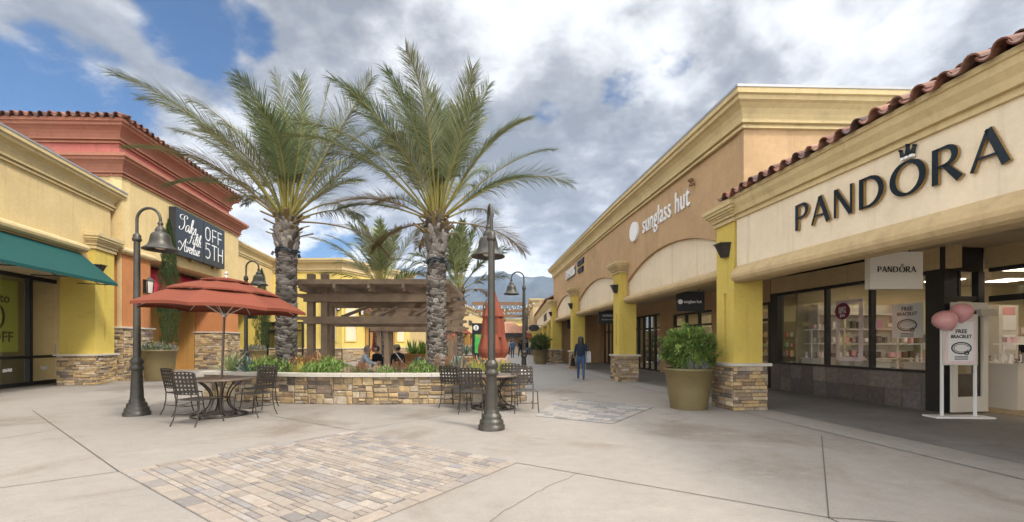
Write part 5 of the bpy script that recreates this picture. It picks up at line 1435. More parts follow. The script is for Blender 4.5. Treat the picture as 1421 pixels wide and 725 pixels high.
# ------------------------------------------------------------------ lamp posts
def lamp(label, loc, rz, H=4.17, k=1.0):
    t = thing('street_lamp', label, 'street lamp', loc, rz, 'bell shaped street lamps')
    b = MB(); b.lathe([(.225, 0), (.225, .07), (.20, .085), (.205, .12), (.19, .16), (.165, .175), (.17, .21), (.155, .25), (.13, .265), (.13, .30), (.118, .33)], n=32)
    b.build('base', M['bronze'], t)
    b = MB(); b.lathe([(.112, .33), (.088, .88), (.092, .90), (.118, .92), (.12, .96), (.098, .99), (.092, 1.02), (.11, 1.05), (.116, 1.09), (.10, 1.12), (.075, 1.16)], n=32, rfun=lambda a, z: 1 - (.045 * (math.cos(a * 10) > .2) if .34 < z < .87 else 0))
    b.build('fluted_column', M['bronze'], t)
    zc = H - .70
    b = MB(); b.lathe([(.066, 1.15), (.056, zc - .05), (.056, zc)], n=20, rfun=lambda a, z: 1 - .05 * (math.cos(a * 8) > .3)); b.build('shaft', M['bronze'], t)
    b = MB(); b.lathe([(.056, zc), (.074, zc + .01), (.08, zc + .05), (.066, zc + .08), (.07, zc + .12), (.045, zc + .15), (.032, zc + .17)], n=20); b.build('collar', M['bronze'], t)
    r = .235; zt = H - r - .03
    pts = [(0, 0, zc + .15), (0, 0, zt - .1)] + [(r - r * math.cos(R(a)), 0, zt + r * math.sin(R(a))) for a in range(0, 181, 10)] + [(2 * r, 0, zt - .06)]
    b = MB(); b.tube(pts, .027, 10); b.build('arm', M['bronze'], t)
    z = zt - .06
    pf = [(.03, .02), (.045, 0), (.05, -.03), (.03, -.06), (.06, -.09), (.085, -.13), (.095, -.16), (.08, -.185), (.115, -.20), (.15, -.235), (.168, -.29), (.176, -.35), (.188, -.41), (.212, -.46), (.255, -.50), (.298, -.53), (.302, -.55), (.29, -.555), (.24, -.50), (.19, -.45), (.165, -.38), (.10, -.25)]
    b = MB(); b.lathe([(r_, z + q) for r_, q in pf], (2 * r, 0, 0), 32); sh = b.build('lamp_shade', M['bronze'], t)
    b = MB(); b.lathe([(.0, z - .535), (.07, z - .525), (.11, z - .49), (.12, z - .43), (.08, z - .35)], (2 * r, 0, 0), 20); b.build('lens', M['offwhite'], t)
    return t
lamp('bell shaped street lamp at the left, beside the open red umbrella', (-7.52, 8.67, 0), 0, 4.18)
lamp('bell shaped street lamp in the centre foreground, in front of the closed umbrella', (-.345, 7.27, 0), R(100), 3.86)
lamp('bell shaped street lamp behind the open umbrella, near the left palm trunk', (-9.35, 15.2, 0), R(-5), 4.35)
lamp('bell shaped street lamp on the promenade right of the closed umbrella', (.45, 16.3, 0), PI, 4.15)
lamp('far bell shaped street lamp half hidden behind the closed umbrella', (-1.65, 27.0, 0), 0, 4.2)

# ------------------------------------------------------------------ patio sets
def chair_proto(label):
    t = thing('patio_chair', label, 'chair', (0, 0, 0), 0, 'wrought iron patio chairs')
    w = .235
    s = MB(); fr = [(-w, -.21, .45), (w, -.21, .45), (w, .23, .45), (-w, .23, .45)]
    s.tube([Vector(p) for p in fr], .011, 6, closed=True, smooth=False)
    for i in range(6):
        x = lerp(-w + .045, w - .045, i / 5); s.box((x, .01, .452), (.046, .43, .004))
    for i in range(6):
        y = lerp(-.17, .19, i / 5); s.box((0, y, .457), (.46, .046, .004))
    s.build('seat', M['iron_seat'], t)
    b = MB(); tl = R(11)
    def bp(x, h): return Vector((x, -.21 - math.sin(tl) * h - .0, .45 + math.cos(tl) * h))
    b.tube([bp(-w, .02), bp(-w, .47), bp(-w + .01, .49), bp(0, .505), bp(w - .01, .49), bp(w, .47), bp(w, .02)], .011, 6)
    b.tube([bp(-w, .10), bp(w, .10)], .009, 6)
    for i in range(6):
        x = lerp(-w + .042, w - .042, i / 5); b.bar(bp(x, .10), bp(x, .495), .040, .004, up=(0, 1, 0))
    for i in range(5):
        h = lerp(.15, .445, i / 4)
        b.bar(bp(-w, h) + Vector((0, .005, 0)), bp(w, h) + Vector((0, .005, 0)), .004, .040)
    b.build('backrest', M['iron'], t)
    for sx in (-1, 1):
        l = MB(); l.tube([(sx * w, .22, .45), (sx * (w + .005), .235, .3), (sx * (w + .01), .255, .12), (sx * (w + .02), .29, .0)], .011, 6); l.build('leg', M['iron'], t)
        l = MB(); l.tube([(sx * w, -.21, .47), (sx * w, -.215, .3), (sx * (w + .005), -.25, .12), (sx * (w + .012), -.31, 0)], .011, 6); l.build('leg', M['iron'], t)
    s = MB(); s.tube([(-w, .245, .2), (-w + .06, .1, .17), (-w + .06, -.1, .17), (-w, -.225, .2)], .007, 5); s.tube([(w, .245, .2), (w - .06, .1, .17), (w - .06, -.1, .17), (w, -.225, .2)], .007, 5); s.tube([(-w + .06, 0, .17), (w - .06, 0, .17)], .007, 5)
    s.build('stretcher', M['iron'], t)
    return t
ch = chair_proto('patio chair under the open umbrella, farthest left, its back to the viewer')
spots = [((-6.68, 8.80, 0), (.50, .87), None),
    ((-5.62, 7.74, 0), (.16, 1), 'patio chair nearest the viewer under the open umbrella, back turned'),
    ((-5.13, 8.62, 0), (-.98, .2), 'patio chair right of the umbrella table, seen side on facing left'),
    ((-5.62, 9.62, 0), (-.08, -1), 'patio chair behind the umbrella table, facing the viewer by the planter'),
    ((-1.27, 9.75, 0), (.42, .9), 'patio chair farthest left at the table with the closed umbrella'),
    ((-.78, 8.98, 0), (.2, 1), 'patio chair just left of the central lamp post, back turned'),
    ((-.08, 10.2, 0), (-.15, -1), 'patio chair behind the closed umbrella table, against the planter'),
    ((.26, 9.15, 0), (.16, -1), 'patio chair right of the central lamp post, seat facing the viewer')]
for i, (p, f, lb) in enumerate(spots):
    rz = math.atan2(f[1], f[0]) - PI / 2
    if i == 0: ch.location = p; ch.rotation_euler = (0, 0, rz)
    else: dup(ch, p, rz, lb)
def table(label, x, y):
    t = thing('patio_table', label, 'table', (x, y, 0), 0, 'round wrought iron patio tables')
    b = MB(); b.lathe([(.0, .745), (.595, .745), (.605, .738), (.605, .715), (.59, .708), (0, .715)], n=48); b.build('tabletop', mat('table_top', (.16, .115, .085), .45, .2, noise=(12, .3)), t)
    b = MB()
    for k in range(6):
        a = k * PI / 3 + .3; c, s = math.cos(a), math.sin(a)
        pts = smooth_pts([(c * r, s * r, z) for r, z in ((.46, .70), (.36, .66), (.22, .52), (.16, .36), (.20, .20), (.33, .07), (.47, .02))], 5); b.tube(pts, .014, 6)
    b.tube([(.17 * math.cos(R(a)), .17 * math.sin(R(a)), .36) for a in range(0, 360, 15)], .012, 6, closed=True)
    b.tube([(.48 * math.cos(R(a)), .48 * math.sin(R(a)), .018) for a in range(0, 360, 10)], .014, 6, closed=True)
    b.build('pedestal', M['iron'], t); return t
table('round iron table under the open red umbrella', -5.84, 8.65)
table('round iron table with the closed umbrella behind the central lamp', -.42, 9.66)
def ubase(u):
    b = MB(); b.lathe([(.30, 0), (.30, .035), (.27, .06), (.08, .075), (.045, .10), (.04, .34), (0, .34)], n=32); b.build('base', M['iron'], u)
def umbrella_open(label, loc, r=1.5, ztop=2.62, zedge=2.17, tilt=0, rz=0, tiers=True):
    t = thing('patio_umbrella', label, 'umbrella', loc, rz, 'red patio umbrellas')
    ubase(t); b = MB(); b.tube([(0, 0, .08), (0, 0, ztop - .06)], .021, 10); b.build('pole', M['alu'] if not tiers else mat('pole_brown', (.14, .10, .075), .45, .3), t)
    c = MB(); n = 8; sub = 6
    def ring(rr, z, sag):
        out = []
        for k in range(n):
            a0, a1 = 2 * PI * k / n, 2 * PI * (k + 1) / n
            for s in range(sub):
                u = s / sub; x = lerp(math.cos(a0), math.cos(a1), u); y = lerp(math.sin(a0), math.sin(a1), u); w = 4 * u * (1 - u)
                pull = 1 - .05 * w
                out.append(Vector((x * rr * pull, y * rr * pull, z + sag * w)))
        return out
    def slope(f): return lerp(ztop, zedge, f) + .16 * math.sin(PI * f) * .6
    tl = [(0.02, .30, .09), (.24, .66, .045), (.58, 1.0, 0)] if tiers else [(0.02, 1.0, 0)]
    for (f0, f1, lift) in tl:
        rings = []
        for q in range(6):
            f = lerp(f0, f1, q / 5); rings.append(ring(r * f, slope(f) + lift, -.035 * f if q < 5 else .035 * f))
        m = n * sub; vs = sum(rings, []); fs = []
        for q in range(5):
            for j in range(m): fs.append((q * m + j, q * m + (j + 1) % m, (q + 1) * m + (j + 1) % m, (q + 1) * m + j))
        c.add(vs, fs, 0, None, True)
        lip = [p + Vector((0, 0, -.055 if f1 == 1 else -.03)) for p in rings[-1]]
        c.add(rings[-1] + lip, [(j, (j + 1) % m, m + (j + 1) % m, m + j) for j in range(m)])
    co = c.build('canopy', M['umbrella'], t, recalc=False)
    for k in range(8):
        a = 2 * PI * k / n; d = Vector((math.cos(a), math.sin(a), 0)); b = MB()
        b.tube([d * (r * f) + Vector((0, 0, slope(f) - .03)) for f in (.03, .3, .6, .98)], .009, 5); b.tube([d * .05 + Vector((0, 0, zedge - .12)), d * (r * .52) + Vector((0, 0, slope(.52) - .035))], .009, 5); b.build('rib', M['offwhite'], t)
    b = MB(); b.lathe([(.03, ztop + .05), (.035, ztop + .11), (.015, ztop + .12), (.02, ztop + .135), (.035, ztop + .16), (.03, ztop + .19), (0, ztop + .205)], n=14); b.lathe([(.045, zedge - .16), (.045, zedge - .09)], n=12); b.build('finial', M['alu'], t)
    t.rotation_euler = (R(tilt), R(tilt * 0 + 0), rz)
    return t
u = umbrella_open('open red tiered umbrella over the left patio table', (-5.84, 8.65, 0), 1.50, 2.68, 2.13, 0, R(14)); u.rotation_euler = (0, R(2.2), R(14))
umbrella_open('far small open red umbrella by the long pale yellow row', (-5.1, 42.0, 0), 1.25, 2.95, 2.35, 0, .3)
def umbrella_closed(label, loc, ztop, zb, r, group='red patio umbrellas'):
    t = thing('patio_umbrella', label, 'umbrella', loc, .35, group); ubase(t)
    b = MB(); b.tube([(0, 0, .08), (0, 0, ztop - .03)], .021, 10); b.build('pole', M['alu'], t)
    c = MB(); H = ztop - zb
    pl_ = lambda amp, n, ph=0: (lambda a, z: 1 + amp * (abs(math.sin(a * n / 2 + ph)) - .55) * min(1, (ztop - z) / (H * .3)))
    c.lathe([(.02, ztop), (.05, ztop - .03), (r * .36, ztop - H * .18), (r * .74, ztop - H * .37), (r * .78, ztop - H * .395), (r * .6, ztop - H * .385)], n=64, rfun=pl_(.16, 8), smooth=False)
    c.lathe([(r * .60, ztop - H * .36), (r * .70, ztop - H * .47), (r * .76, ztop - H * .66), (r * .78, ztop - H * .70), (r * .7, ztop - H * .68)], n=64, rfun=pl_(.24, 8, .3), smooth=False)
    c.lathe([(r * .66, ztop - H * .66), (r * .78, ztop - H * .74), (r * .92, ztop - H * .87), (r * .90, ztop - H * .92), (r * .72, ztop - H), (r * .5, ztop - H * .97)], n=64, rfun=pl_(.45, 6, .2), smooth=False)
    c.build('canopy', M['umbrella'], t, recalc=False)
    b = MB(); b.lathe([(.02, ztop), (.035, ztop + .05), (.03, ztop + .08), (0, ztop + .1)], n=12); b.build('finial', M['alu'], t); return t
umbrella_closed('closed red umbrella behind the central lamp post', (-.42, 9.66, 0), 2.62, 1.12, .325)
umbrella_closed('closed deep red umbrella seen through the pergola', (-8.3, 26.5, 0), 2.7, .9, .3)
# ------------------------------------------------------------------ potted plants
def pot_body(t, r0, r1, h, m=None):
    b = MB(); b.lathe([(r0, 0), (lerp(r0, r1, .5), h * .5), (r1 - .012, h - .05), (r1, h - .045), (r1, h), (r1 - .05, h), (r1 - .07, h - .06)], n=48); b.build('pot', m or M['pot'], t)
    b = MB(); b.lathe([(r1 - .06, h - .07), (0, h - .05)], n=24); b.build('soil', M['soil'], t)
def bush(b, c, rx_, ry_, rz_, n, cols, ls=.055, k0=26):
    # clumpy crown: leaves gathered round many twig tips inside the volume
    tips = []
    for k in range(int(n / 26)):
        d = rdir(-.55); rr = uni(.55, 1.0) ** .6 * (1 + .13 * math.sin(d.x * 9) * math.sin(d.y * 7 + d.z * 6) + uni(-.05, .09)); tips.append((Vector((d.x * rx_ * rr, d.y * ry_ * rr, d.z * rz_ * rr)), d))
    for (p, d) in tips:
        k = uni(.65, 1.25); c0 = random.choice(cols)
        for q in range(26):
            v = (d + rdir() * .9).normalized(); s = p + rdir() * uni(.01, .085) 
            leaf(b, Vector(c) + s, v, ls * uni(.7, 1.3), ls * .62, .15, shade(c0, k * .8, k * 1.2), 1)
    for k in range(26):
        d = rdir(.1); b.tube([Vector(c) - Vector((0, 0, rz_ * .9)), Vector(c) + Vector((d.x * rx_ * .8, d.y * ry_ * .8, d.z * rz_ * .7))], [.014, .004], 4, 0, (.10, .075, .05))
BC1 = [(.18, .27, .06), (.14, .23, .05), (.22, .32, .075), (.10, .17, .04), (.26, .34, .09)]
t = thing('potted_bush', 'large olive pot with leafy green bush in front of the near mustard column', 'potted plant', (3.92, 9.60, 0)); pot_body(t, .385, .515, .89)
b = MB(); bush(b, (0, 0, 1.30), .56, .52, .47, 17000, BC1, .072); b.build('bush', M['leaf'], t, recalc=False)
b = MB(); 
for k in range(170):
    a = uni(-2.2, -.7); leaf(b, Vector((.33 * math.cos(a), .33 * math.sin(a), .84)) + rdir() * .08, Vector((uni(-.4, .4), uni(-.7, .1), 1)), uni(.15, .34), .014, .2, shade((.30, .31, .26), .7, 1.2), 2)
b.build('silver_undergrowth', M['leaf'], t, recalc=False)
for (p, lb, k, cc) in (((1.95, 29.5, 0), 'round dark bush in an olive pot by the farthest arcade column', 1.0, .55), ((1.98, 31.9, 0), 'round dark bush in a pot just behind the farther olive pot', .95, .5)):
    t = thing('potted_bush', lb, 'potted plant', p); pot_body(t, .38 * k, .50 * k, .95 * k)
    b = MB(); bush(b, (0, 0, 1.45 * k), .68 * k, .68 * k, .60 * k, 9000, [shade(c, cc, cc) for c in BC1], .08); b.build('bush', M['leaf'], t, recalc=False)
def cypress(label, loc, H, w, pr, ph, off=(.0, 0)):
    t = thing('potted_cypress', label, 'potted plant', loc); pot_body(t, pr * .72, pr, ph)
    b = MB(); ox, oy = off
    b.tube([(ox, oy, ph - .1), (ox, oy, H * .8)], [.05, .015], 6, 0, (.09, .065, .045)); b.build('trunk', M['bark'], t)
    b = MB(); n = 10500
    for k in range(n):
        z = lerp(ph + .25, H, rnd() ** .9); f = (z - ph) / (H - ph); a = rnd() * 2 * PI
        rr = w * (math.sin(PI * min(1, .12 + f * .9)) ** .45) * (1 - .55 * f ** 3) * (1 + .22 * math.sin(z * 5 + a * 2) + .12 * math.sin(z * 13 + a * 5)) * uni(.5, 1.0) ** .5
        leaf(b, Vector((ox + rr * math.cos(a), oy + rr * math.sin(a), z)), Vector((math.cos(a) * .45, math.sin(a) * .45, 1)) + rdir() * .35, uni(.09, .17), .028, .0, shade(random.choice([(.045, .085, .022), (.065, .115, .028), (.035, .065, .02), (.085, .12, .035)]), .7, 1.2), 1)
    b.build('foliage', M['leaf'], t, recalc=False)
    b = MB(); lowf = lowbush(900, pr * .98, .34, [(.17, .20, .10), (.22, .24, .14), (.12, .16, .06), (.28, .22, .26)], .12); lowf(b)
    for q in range(len(b.v)): b.v[q] = (b.v[q][0], b.v[q][1], b.v[q][2] + ph - .06)
    b.build('lavender', M['leaf'], t, recalc=False)
cypress('tall narrow cypress in an olive pot beside the near orange pillar', (-13.55, 16.6, 0), 6.15, .33, .58, 1.18, (.3, .1))
cypress('tall narrow cypress in an olive pot beyond the far orange pillar', (-14.6, 24.6, 0), 5.6, .40, .58, 1.05, (.3, .1))
t = thing('potted_succulent', 'tan pot with spiky green bromeliads under the pergola left of the right palm trunk', 'potted plant', (-3.45, 16.2, 0)); pot_body(t, .42, .58, 1.05, M['ochre'])
b = MB()
for q in range(5):
    bb = MB(); spiky(30, .62, .07, [(.15, .24, .04), (.20, .28, .06), (.11, .19, .03)], (25, 88), .15, .08)(bb); ox, oy = .33 * math.cos(q * 1.3), .33 * math.sin(q * 1.3)
    for f_, c_ in zip(bb.f, bb.c): b.add([(bb.v[i][0] + ox, bb.v[i][1] + oy, bb.v[i][2] + 1.0) for i in f_], [tuple(range(len(f_)))], 0, c_)
for q in range(4):
    p = Vector((.3 + q * .1, .1 * q - .2, 1.1)); e = p + Vector((.3 + .12 * q, 0, .45 + .05 * q)); b.tube([p, e], .012, 4, 0, (.3, .12, .05))
    for s_ in range(26): leaf(b, e + rdir() * .1, rdir(), .13, .04, 0, shade((.55, .12, .06), .8, 1.2), 1)
b.build('foliage', M['leaf'], t, recalc=False)

# ------------------------------------------------------------------ people
SKIN = mat('skin', (.36, .20, .13), .6, noise=(6, .08)); HAIR_D = mat('hair_dark', (.018, .013, .011), .5); HAIR_G = mat('hair_grey', (.20, .17, .14), .6)
def cloth(n, c): return mat(n, c, .85, noise=(8, .15), bump=(40, .25), spec=.15)
CL = {'navy': cloth('cloth_navy', (.022, .03, .05)), 'jeans': cloth('cloth_jeans', (.05, .10, .19)), 'grey': cloth('cloth_grey', (.36, .40, .44)), 'black': cloth('cloth_black', (.015, .015, .018)),
      'white': cloth('cloth_white', (.6, .6, .6)), 'blue': cloth('cloth_blue', (.04, .07, .14)), 'khaki': cloth('cloth_khaki', (.25, .2, .13)), 'shoe': cloth('cloth_shoe', (.20, .12, .06)), 'red': cloth('cloth_red', (.3, .04, .04))}
EYE = mat('eye', (.02, .015, .012), .2)
def person(label, loc, rz, nodes, edges, mats, H=1.0, hair=None, hairm=None, group=None, bulk=1.0, long_hair=0, hat=None):
    """nodes: name -> (pos, (rx,ry)); edges: (a,b,material key)"""
    t = thing('person', label, 'person', loc, rz, group)
    names = list(nodes); idx = {k: i for i, k in enumerate(names)}
    me = bpy.data.meshes.new('body'); me.from_pydata([Vector(nodes[k][0]) * H for k in names], [(idx[a], idx[b]) for a, b, _ in edges], []); me.update()
    o = bpy.data.objects.new('tmp', me); COL.objects.link(o)
    md = o.modifiers.new('s', 'SKIN'); md.use_smooth_shade = True
    for k in names:
        sv = me.skin_vertices[0].data[idx[k]]; r = nodes[k][1]; sv.radius = (r[0] * H * bulk, r[1] * H * bulk); sv.use_root = (k == 'pelvis')
    sb = o.modifiers.new('u', 'SUBSURF'); sb.levels = 2; sb.render_levels = 2
    dg = bpy.context.evaluated_depsgraph_get(); dg.update()
    m2 = bpy.data.meshes.new_from_object(o.evaluated_get(dg)); bpy.data.objects.remove(o)
    keys = []
    for _, _, k in edges:
        if k not in keys: keys.append(k)
    m2.materials.clear()
    for k in keys: m2.materials.append(mats[k])
    segs = [(Vector(nodes[a][0]) * H, Vector(nodes[b][0]) * H, keys.index(k)) for a, b, k in edges]
    for p in m2.polygons:
        c = p.center; best = None
        for a, b, k in segs:
            ab = b - a; u = max(0, min(1, (c - a).dot(ab) / max(ab.length_squared, 1e-9))); d = (c - a - ab * u).length
            if best is None or d < best[0]: best = (d, k)
        p.material_index = best[1]; p.use_smooth = True
    # five fingers on each hand, grown from the palm
    bm = bmesh.new(); bm.from_mesh(m2); sk = keys.index('skin')
    for sd in ('L', 'R'):
        if 'hand' + sd not in nodes: continue
        w = Vector(nodes['wrist' + sd][0]) * H; h = Vector(nodes['hand' + sd][0]) * H; d = (h - w).normalized(); s_ = d.cross(Vector((1, 0, 0)));
        if s_.length < .2: s_ = d.cross(Vector((0, 0, 1)))
        s_.normalize(); cu = d.cross(s_)
        fb = MB()
        for q, (off, ln) in enumerate(((-.028, .062), (-.009, .075), (.010, .070), (.028, .055))):
            a = h + s_ * off * H; fb.tube([a, a + d * ln * .5 * H, a + d * ln * .85 * H + cu * .018 * H, a + d * ln * H + cu * .035 * H], [.010 * H, .009 * H, .008 * H, .006 * H], 6)
        a = h - d * .03 * H - s_ * .03 * H; fb.tube([a, a - s_ * .022 * H + d * .02 * H, a - s_ * .02 * H + d * .05 * H], [.012 * H, .010 * H, .007 * H], 6)
        vs = [bm.verts.new(v) for v in fb.v]
        for f in fb.f:
            try: q = bm.faces.new([vs[i] for i in f]); q.material_index = sk; q.smooth = True
            except ValueError: pass
    bm.to_mesh(m2); bm.free()
    m2.name = 'body'; bo = bpy.data.objects.new('body', m2); COL.objects.link(bo); bo.parent = t
    hd = Vector(nodes['head'][0]) * H; fw = (Vector(nodes['nose'][0]) * H - hd); fw.z = 0; fw.normalize(); sd_ = Vector((0, 0, 1)).cross(fw)
    e = MB()
    for s in (-1, 1): e.lathe([(0, -.011), (.010, -.005), (.012, 0), (.010, .005), (0, .011)], hd + fw * .082 * H + sd_ * s * .032 * H + Vector((0, 0, .015)), 8)
    e.build('eyes', EYE, t)
    if hairm:
        hb = MB(); n1, n2 = 14, 20; vs = []
        for i in range(n1 + 1):
            th = PI * .72 * i / n1
            for j in range(n2):
                ph = 2 * PI * j / n2; d = Vector((math.sin(th) * math.cos(ph), math.sin(th) * math.sin(ph), math.cos(th)))
                f = d.dot(fw); lim = 1.0
                v = d * .118 * H
                if f > .3 and th > .9: v *= .72
                v.z *= 1.1
                if long_hair and th > 1.3 and f < .35: v.z -= long_hair * (th - 1.3) / .96; v -= fw * .02
                vs.append(hd + Vector((0, 0, .025 * H)) - fw * .012 + v * uni(.97, 1.03))
        hb.add(vs, [(i * n2 + j, i * n2 + (j + 1) % n2, (i + 1) * n2 + (j + 1) % n2, (i + 1) * n2 + j) for i in range(n1) for j in range(n2)], 0, None, True); hb.build('hair', hairm, t)
    if hat:
        b = MB(); b.lathe([(.118 * H, .04), (.12 * H, .08), (.10 * H, .135), (.05 * H, .155), (0, .158)], hd, 20); q = hd + fw * .13 * H + Vector((0, 0, .045)); b.box(q, (.17, .12, .012), math.atan2(fw.y, fw.x) - PI / 2); b.build('cap', hat, t)
    return t
def body_nodes(pel=(0, 0, .93), lean=0.0, la=None, ra=None, ll=None, rl=None, headf=(0, 1)):
    P = Vector(pel); up = Vector((0, math.sin(lean), math.cos(lean)))
    ch = P + up * .43; nk = P + up * .555 + Vector((0, .0, 0)); hd = nk + Vector((0, .03 + .04 * math.sin(lean), .135))
    f = Vector((headf[0], headf[1], 0)).normalized(); sd = Vector((f.y, -f.x, 0))
    N = {'pelvis': (P, (.145, .115)), 'waist': (P + up * .2, (.13, .10)), 'chest': (ch, (.155, .115)), 'neck': (nk, (.052, .052)), 'head': (hd, (.082, .092)), 'crown': (hd + Vector((0, 0, .085)), (.066, .074)), 'chin': (hd + f * .05 - Vector((0, 0, .06)), (.04, .04)), 'nose': (hd + f * .108 - Vector((0, 0, .005)), (.014, .014)),
         'earL': (hd - sd * .09, (.016, .022)), 'earR': (hd + sd * .09, (.016, .022))}
    E = [('pelvis', 'waist', 'top'), ('waist', 'chest', 'top'), ('chest', 'neck', 'top'), ('neck', 'head', 'skin'), ('head', 'crown', 'skin'), ('head', 'chin', 'skin'), ('head', 'nose', 'skin'), ('head', 'earL', 'skin'), ('head', 'earR', 'skin')]
    for s, k, arm in ((-1, 'L', la), (1, 'R', ra)):
        sh = ch + Vector((s * .175, 0, .045)); arm = arm or [(s * .05, -.03, -.27), (s * .055, .06, -.51), (s * .055, .09, -.59)]
        q = [sh + Vector(a) for a in arm]
        N['sh' + k] = (sh, (.062, .062)); N['elbow' + k] = (q[0], (.046, .046)); N['wrist' + k] = (q[1], (.030, .030)); N['hand' + k] = (q[2], (.036, .022))
        E += [('chest', 'sh' + k, 'top'), ('sh' + k, 'elbow' + k, 'top'), ('elbow' + k, 'wrist' + k, 'sleeve'), ('wrist' + k, 'hand' + k, 'skin')]
    for s, k, leg in ((-1, 'L', ll), (1, 'R', rl)):
        hp = P + Vector((s * .095, 0, -.06)); leg = leg or [(0, .02, -.40), (0, -.02, -.79), (0, .13, -.84)]
        q = [hp + Vector(a) for a in leg]
        N['hip' + k] = (hp, (.098, .098)); N['knee' + k] = (q[0], (.064, .064)); N['ankle' + k] = (q[1], (.044, .044)); N['toe' + k] = (q[2], (.042, .03))
        E += [('pelvis', 'hip' + k, 'pants'), ('hip' + k, 'knee' + k, 'pants'), ('knee' + k, 'ankle' + k, 'pants'), ('ankle' + k, 'toe' + k, 'shoe')]
    return N, E
def mm(top, pants, sleeve=None, shoe='shoe'): return {'top': CL[top], 'pants': CL[pants], 'sleeve': CL[sleeve] if sleeve else CL[top], 'skin': SKIN, 'shoe': CL[shoe]}
walkL = [(0, .16, -.38), (0, .22, -.77), (0, .36, -.80)]; walkR = [(0, -.05, -.40), (0, -.28, -.72), (0, -.17, -.82)]
# the walking shopper
N_, E_ = body_nodes((0, 0, .93), .06, [(-.05, .06, -.26), (-.05, .2, -.46), (-.05, .25, -.53)], [(.07, -.08, -.26), (.09, -.02, -.50), (.09, .0, -.59)], walkL, walkR)
N_['chest'] = (N_['chest'][0], (.165, .13)); N_['waist'] = (N_['waist'][0], (.15, .125))
person('person in navy jacket and blue jeans walking away past the second arcade column', (2.66, 16.7, 0), R(-6), N_, E_, mm('navy', 'jeans'), .965, True, HAIR_D, None, 1.03, .34)
t = thing('shopping_bag', 'pale grey tote bag carried by the walking shopper', 'bag', (2.93, 16.62, .70))
b = MB(); b.hexa([(-.09, -.13, 0), (.09, -.13, 0), (.09, .13, 0), (-.09, .13, 0), (-.06, -.19, .42), (.06, -.19, .42), (.06, .19, .42), (-.06, .19, .42)]); b.build('bag_body', cloth('bag_grey', (.42, .42, .42)), t)
b = MB(); b.tube(smooth_pts([(0, -.12, .42), (-.03, -.08, .62), (-.04, 0, .68), (-.03, .08, .62), (0, .12, .42)], 5), .012, 6); b.build('handle', M['black'], t)
t = thing('shopping_bag', 'black bag hanging at the left side of the walking shopper', 'bag', (2.37, 16.85, .55))
b = MB(); b.hexa([(-.08, -.13, 0), (.08, -.13, 0), (.08, .13, 0), (-.08, .13, 0), (-.05, -.16, .30), (.05, -.16, .30), (.05, .16, .30), (-.05, .16, .30)]); b.build('bag_body', CL['black'], t)
b = MB(); b.tube(smooth_pts([(0, -.1, .3), (0, 0, .42), (0, .1, .3)], 6), .01, 6); b.build('handle', M['black'], t)
# seated under the pergola
sitL = [(0, .40, .02), (0, .42, -.40), (0, .55, -.44)]
N_, E_ = body_nodes((0, 0, .58), .42, [(-.04, .16, -.22), (.05, .36, -.24), (.08, .43, -.22)], [(.04, .16, -.22), (-.05, .36, -.24), (-.08, .43, -.22)], sitL, sitL)
person('person in pale grey shirt with short grey hair sitting bent forward behind the planter', (-4.95, 14.0, 0), R(-80), N_, E_, mm('grey', 'khaki', 'grey'), 1.0, True, HAIR_G, None, 1.12)
N_, E_ = body_nodes((0, 0, .58), .15, None, None, sitL, sitL)
person('person with dark hair and dark top sitting opposite the grey shirted one', (-4.55, 14.75, 0), R(150), N_, E_, mm('black', 'jeans'), .97, True, HAIR_D, None, 1.0)
N_, E_ = body_nodes((0, 0, .58), .30, None, None, sitL, sitL, (-.8, .5))
o = person('person in dark jacket and flat brown cap sitting left of the spiky potted plant', (-3.75, 14.4, 0), R(40), N_, E_, mm('black', 'khaki'), 1.0, True, HAIR_D, None, 1.12, 0, CL['khaki'])
t = thing('shoulder_strap', 'pale strap across the back of the dark jacketed person', 'strap', (-3.75, 14.4, .9)); b = MB(); b.bar((-.12, -.15, .27), (.16, -.155, -.12), .03, .008, up=(0, 1, 0)); b.build('strap_band', CL['white'], t)
def bench(label, x, y, rz, L_=1.5):
    t = thing('bench', label, 'bench', (x, y, 0), rz); b = MB(); b.box((0, 0, .44), (L_, .42, .05)); b.build('seat', M['wood'], t)
    for s in (-1, 1):
        b = MB(); b.box((s * (L_ / 2 - .12), 0, .208), (.08, .36, .414)); b.build('leg', M['wood'], t)
bench('low timber bench under the grey shirted person', -4.98, 14.0, R(10), 1.1); bench('low timber bench under the dark haired person', -4.55, 14.78, R(150), 1.0); bench('low timber bench under the capped person', -3.74, 14.38, R(40), 1.1)
# far shoppers
far = [((-.9, 42, 0), 'white', 'black', 'far person in white top at the kiosk left of the blue dressed one', PI), ((.03, 40, 0), 'blue', 'blue', 'far person in blue jacket and trousers walking up the promenade', 0), ((.85, 44, 0), 'black', 'black', 'far person in black left of the promenade lamp post', .4),
       ((1.55, 47, 0), 'black', 'jeans', 'far person in black top right of the promenade lamp post', 2.6), ((2.2, 50, 0), 'white', 'jeans', 'far person in pale blue top by the right shop row', .3), ((-.35, 50, 0), 'khaki', 'black', 'far person in tan top behind the blue dressed one', 2.9), ((1.2, 56, 0), 'red', 'black', 'farthest person in dark red top on the promenade', 0)]
for (p, a, c, lb, rz) in far:
    N_, E_ = body_nodes((0, 0, .93), .03, None, None, walkL, walkR); person(lb, p, rz, N_, E_, mm(a, c), 1.0, True, HAIR_D, None, 1.05)
N_, E_ = body_nodes(); person('shop assistant in black behind the counter of the jewellery shop', (13.4, 11.6, .01), R(140), N_, E_, mm('black', 'black'), 1.0, True, HAIR_D)

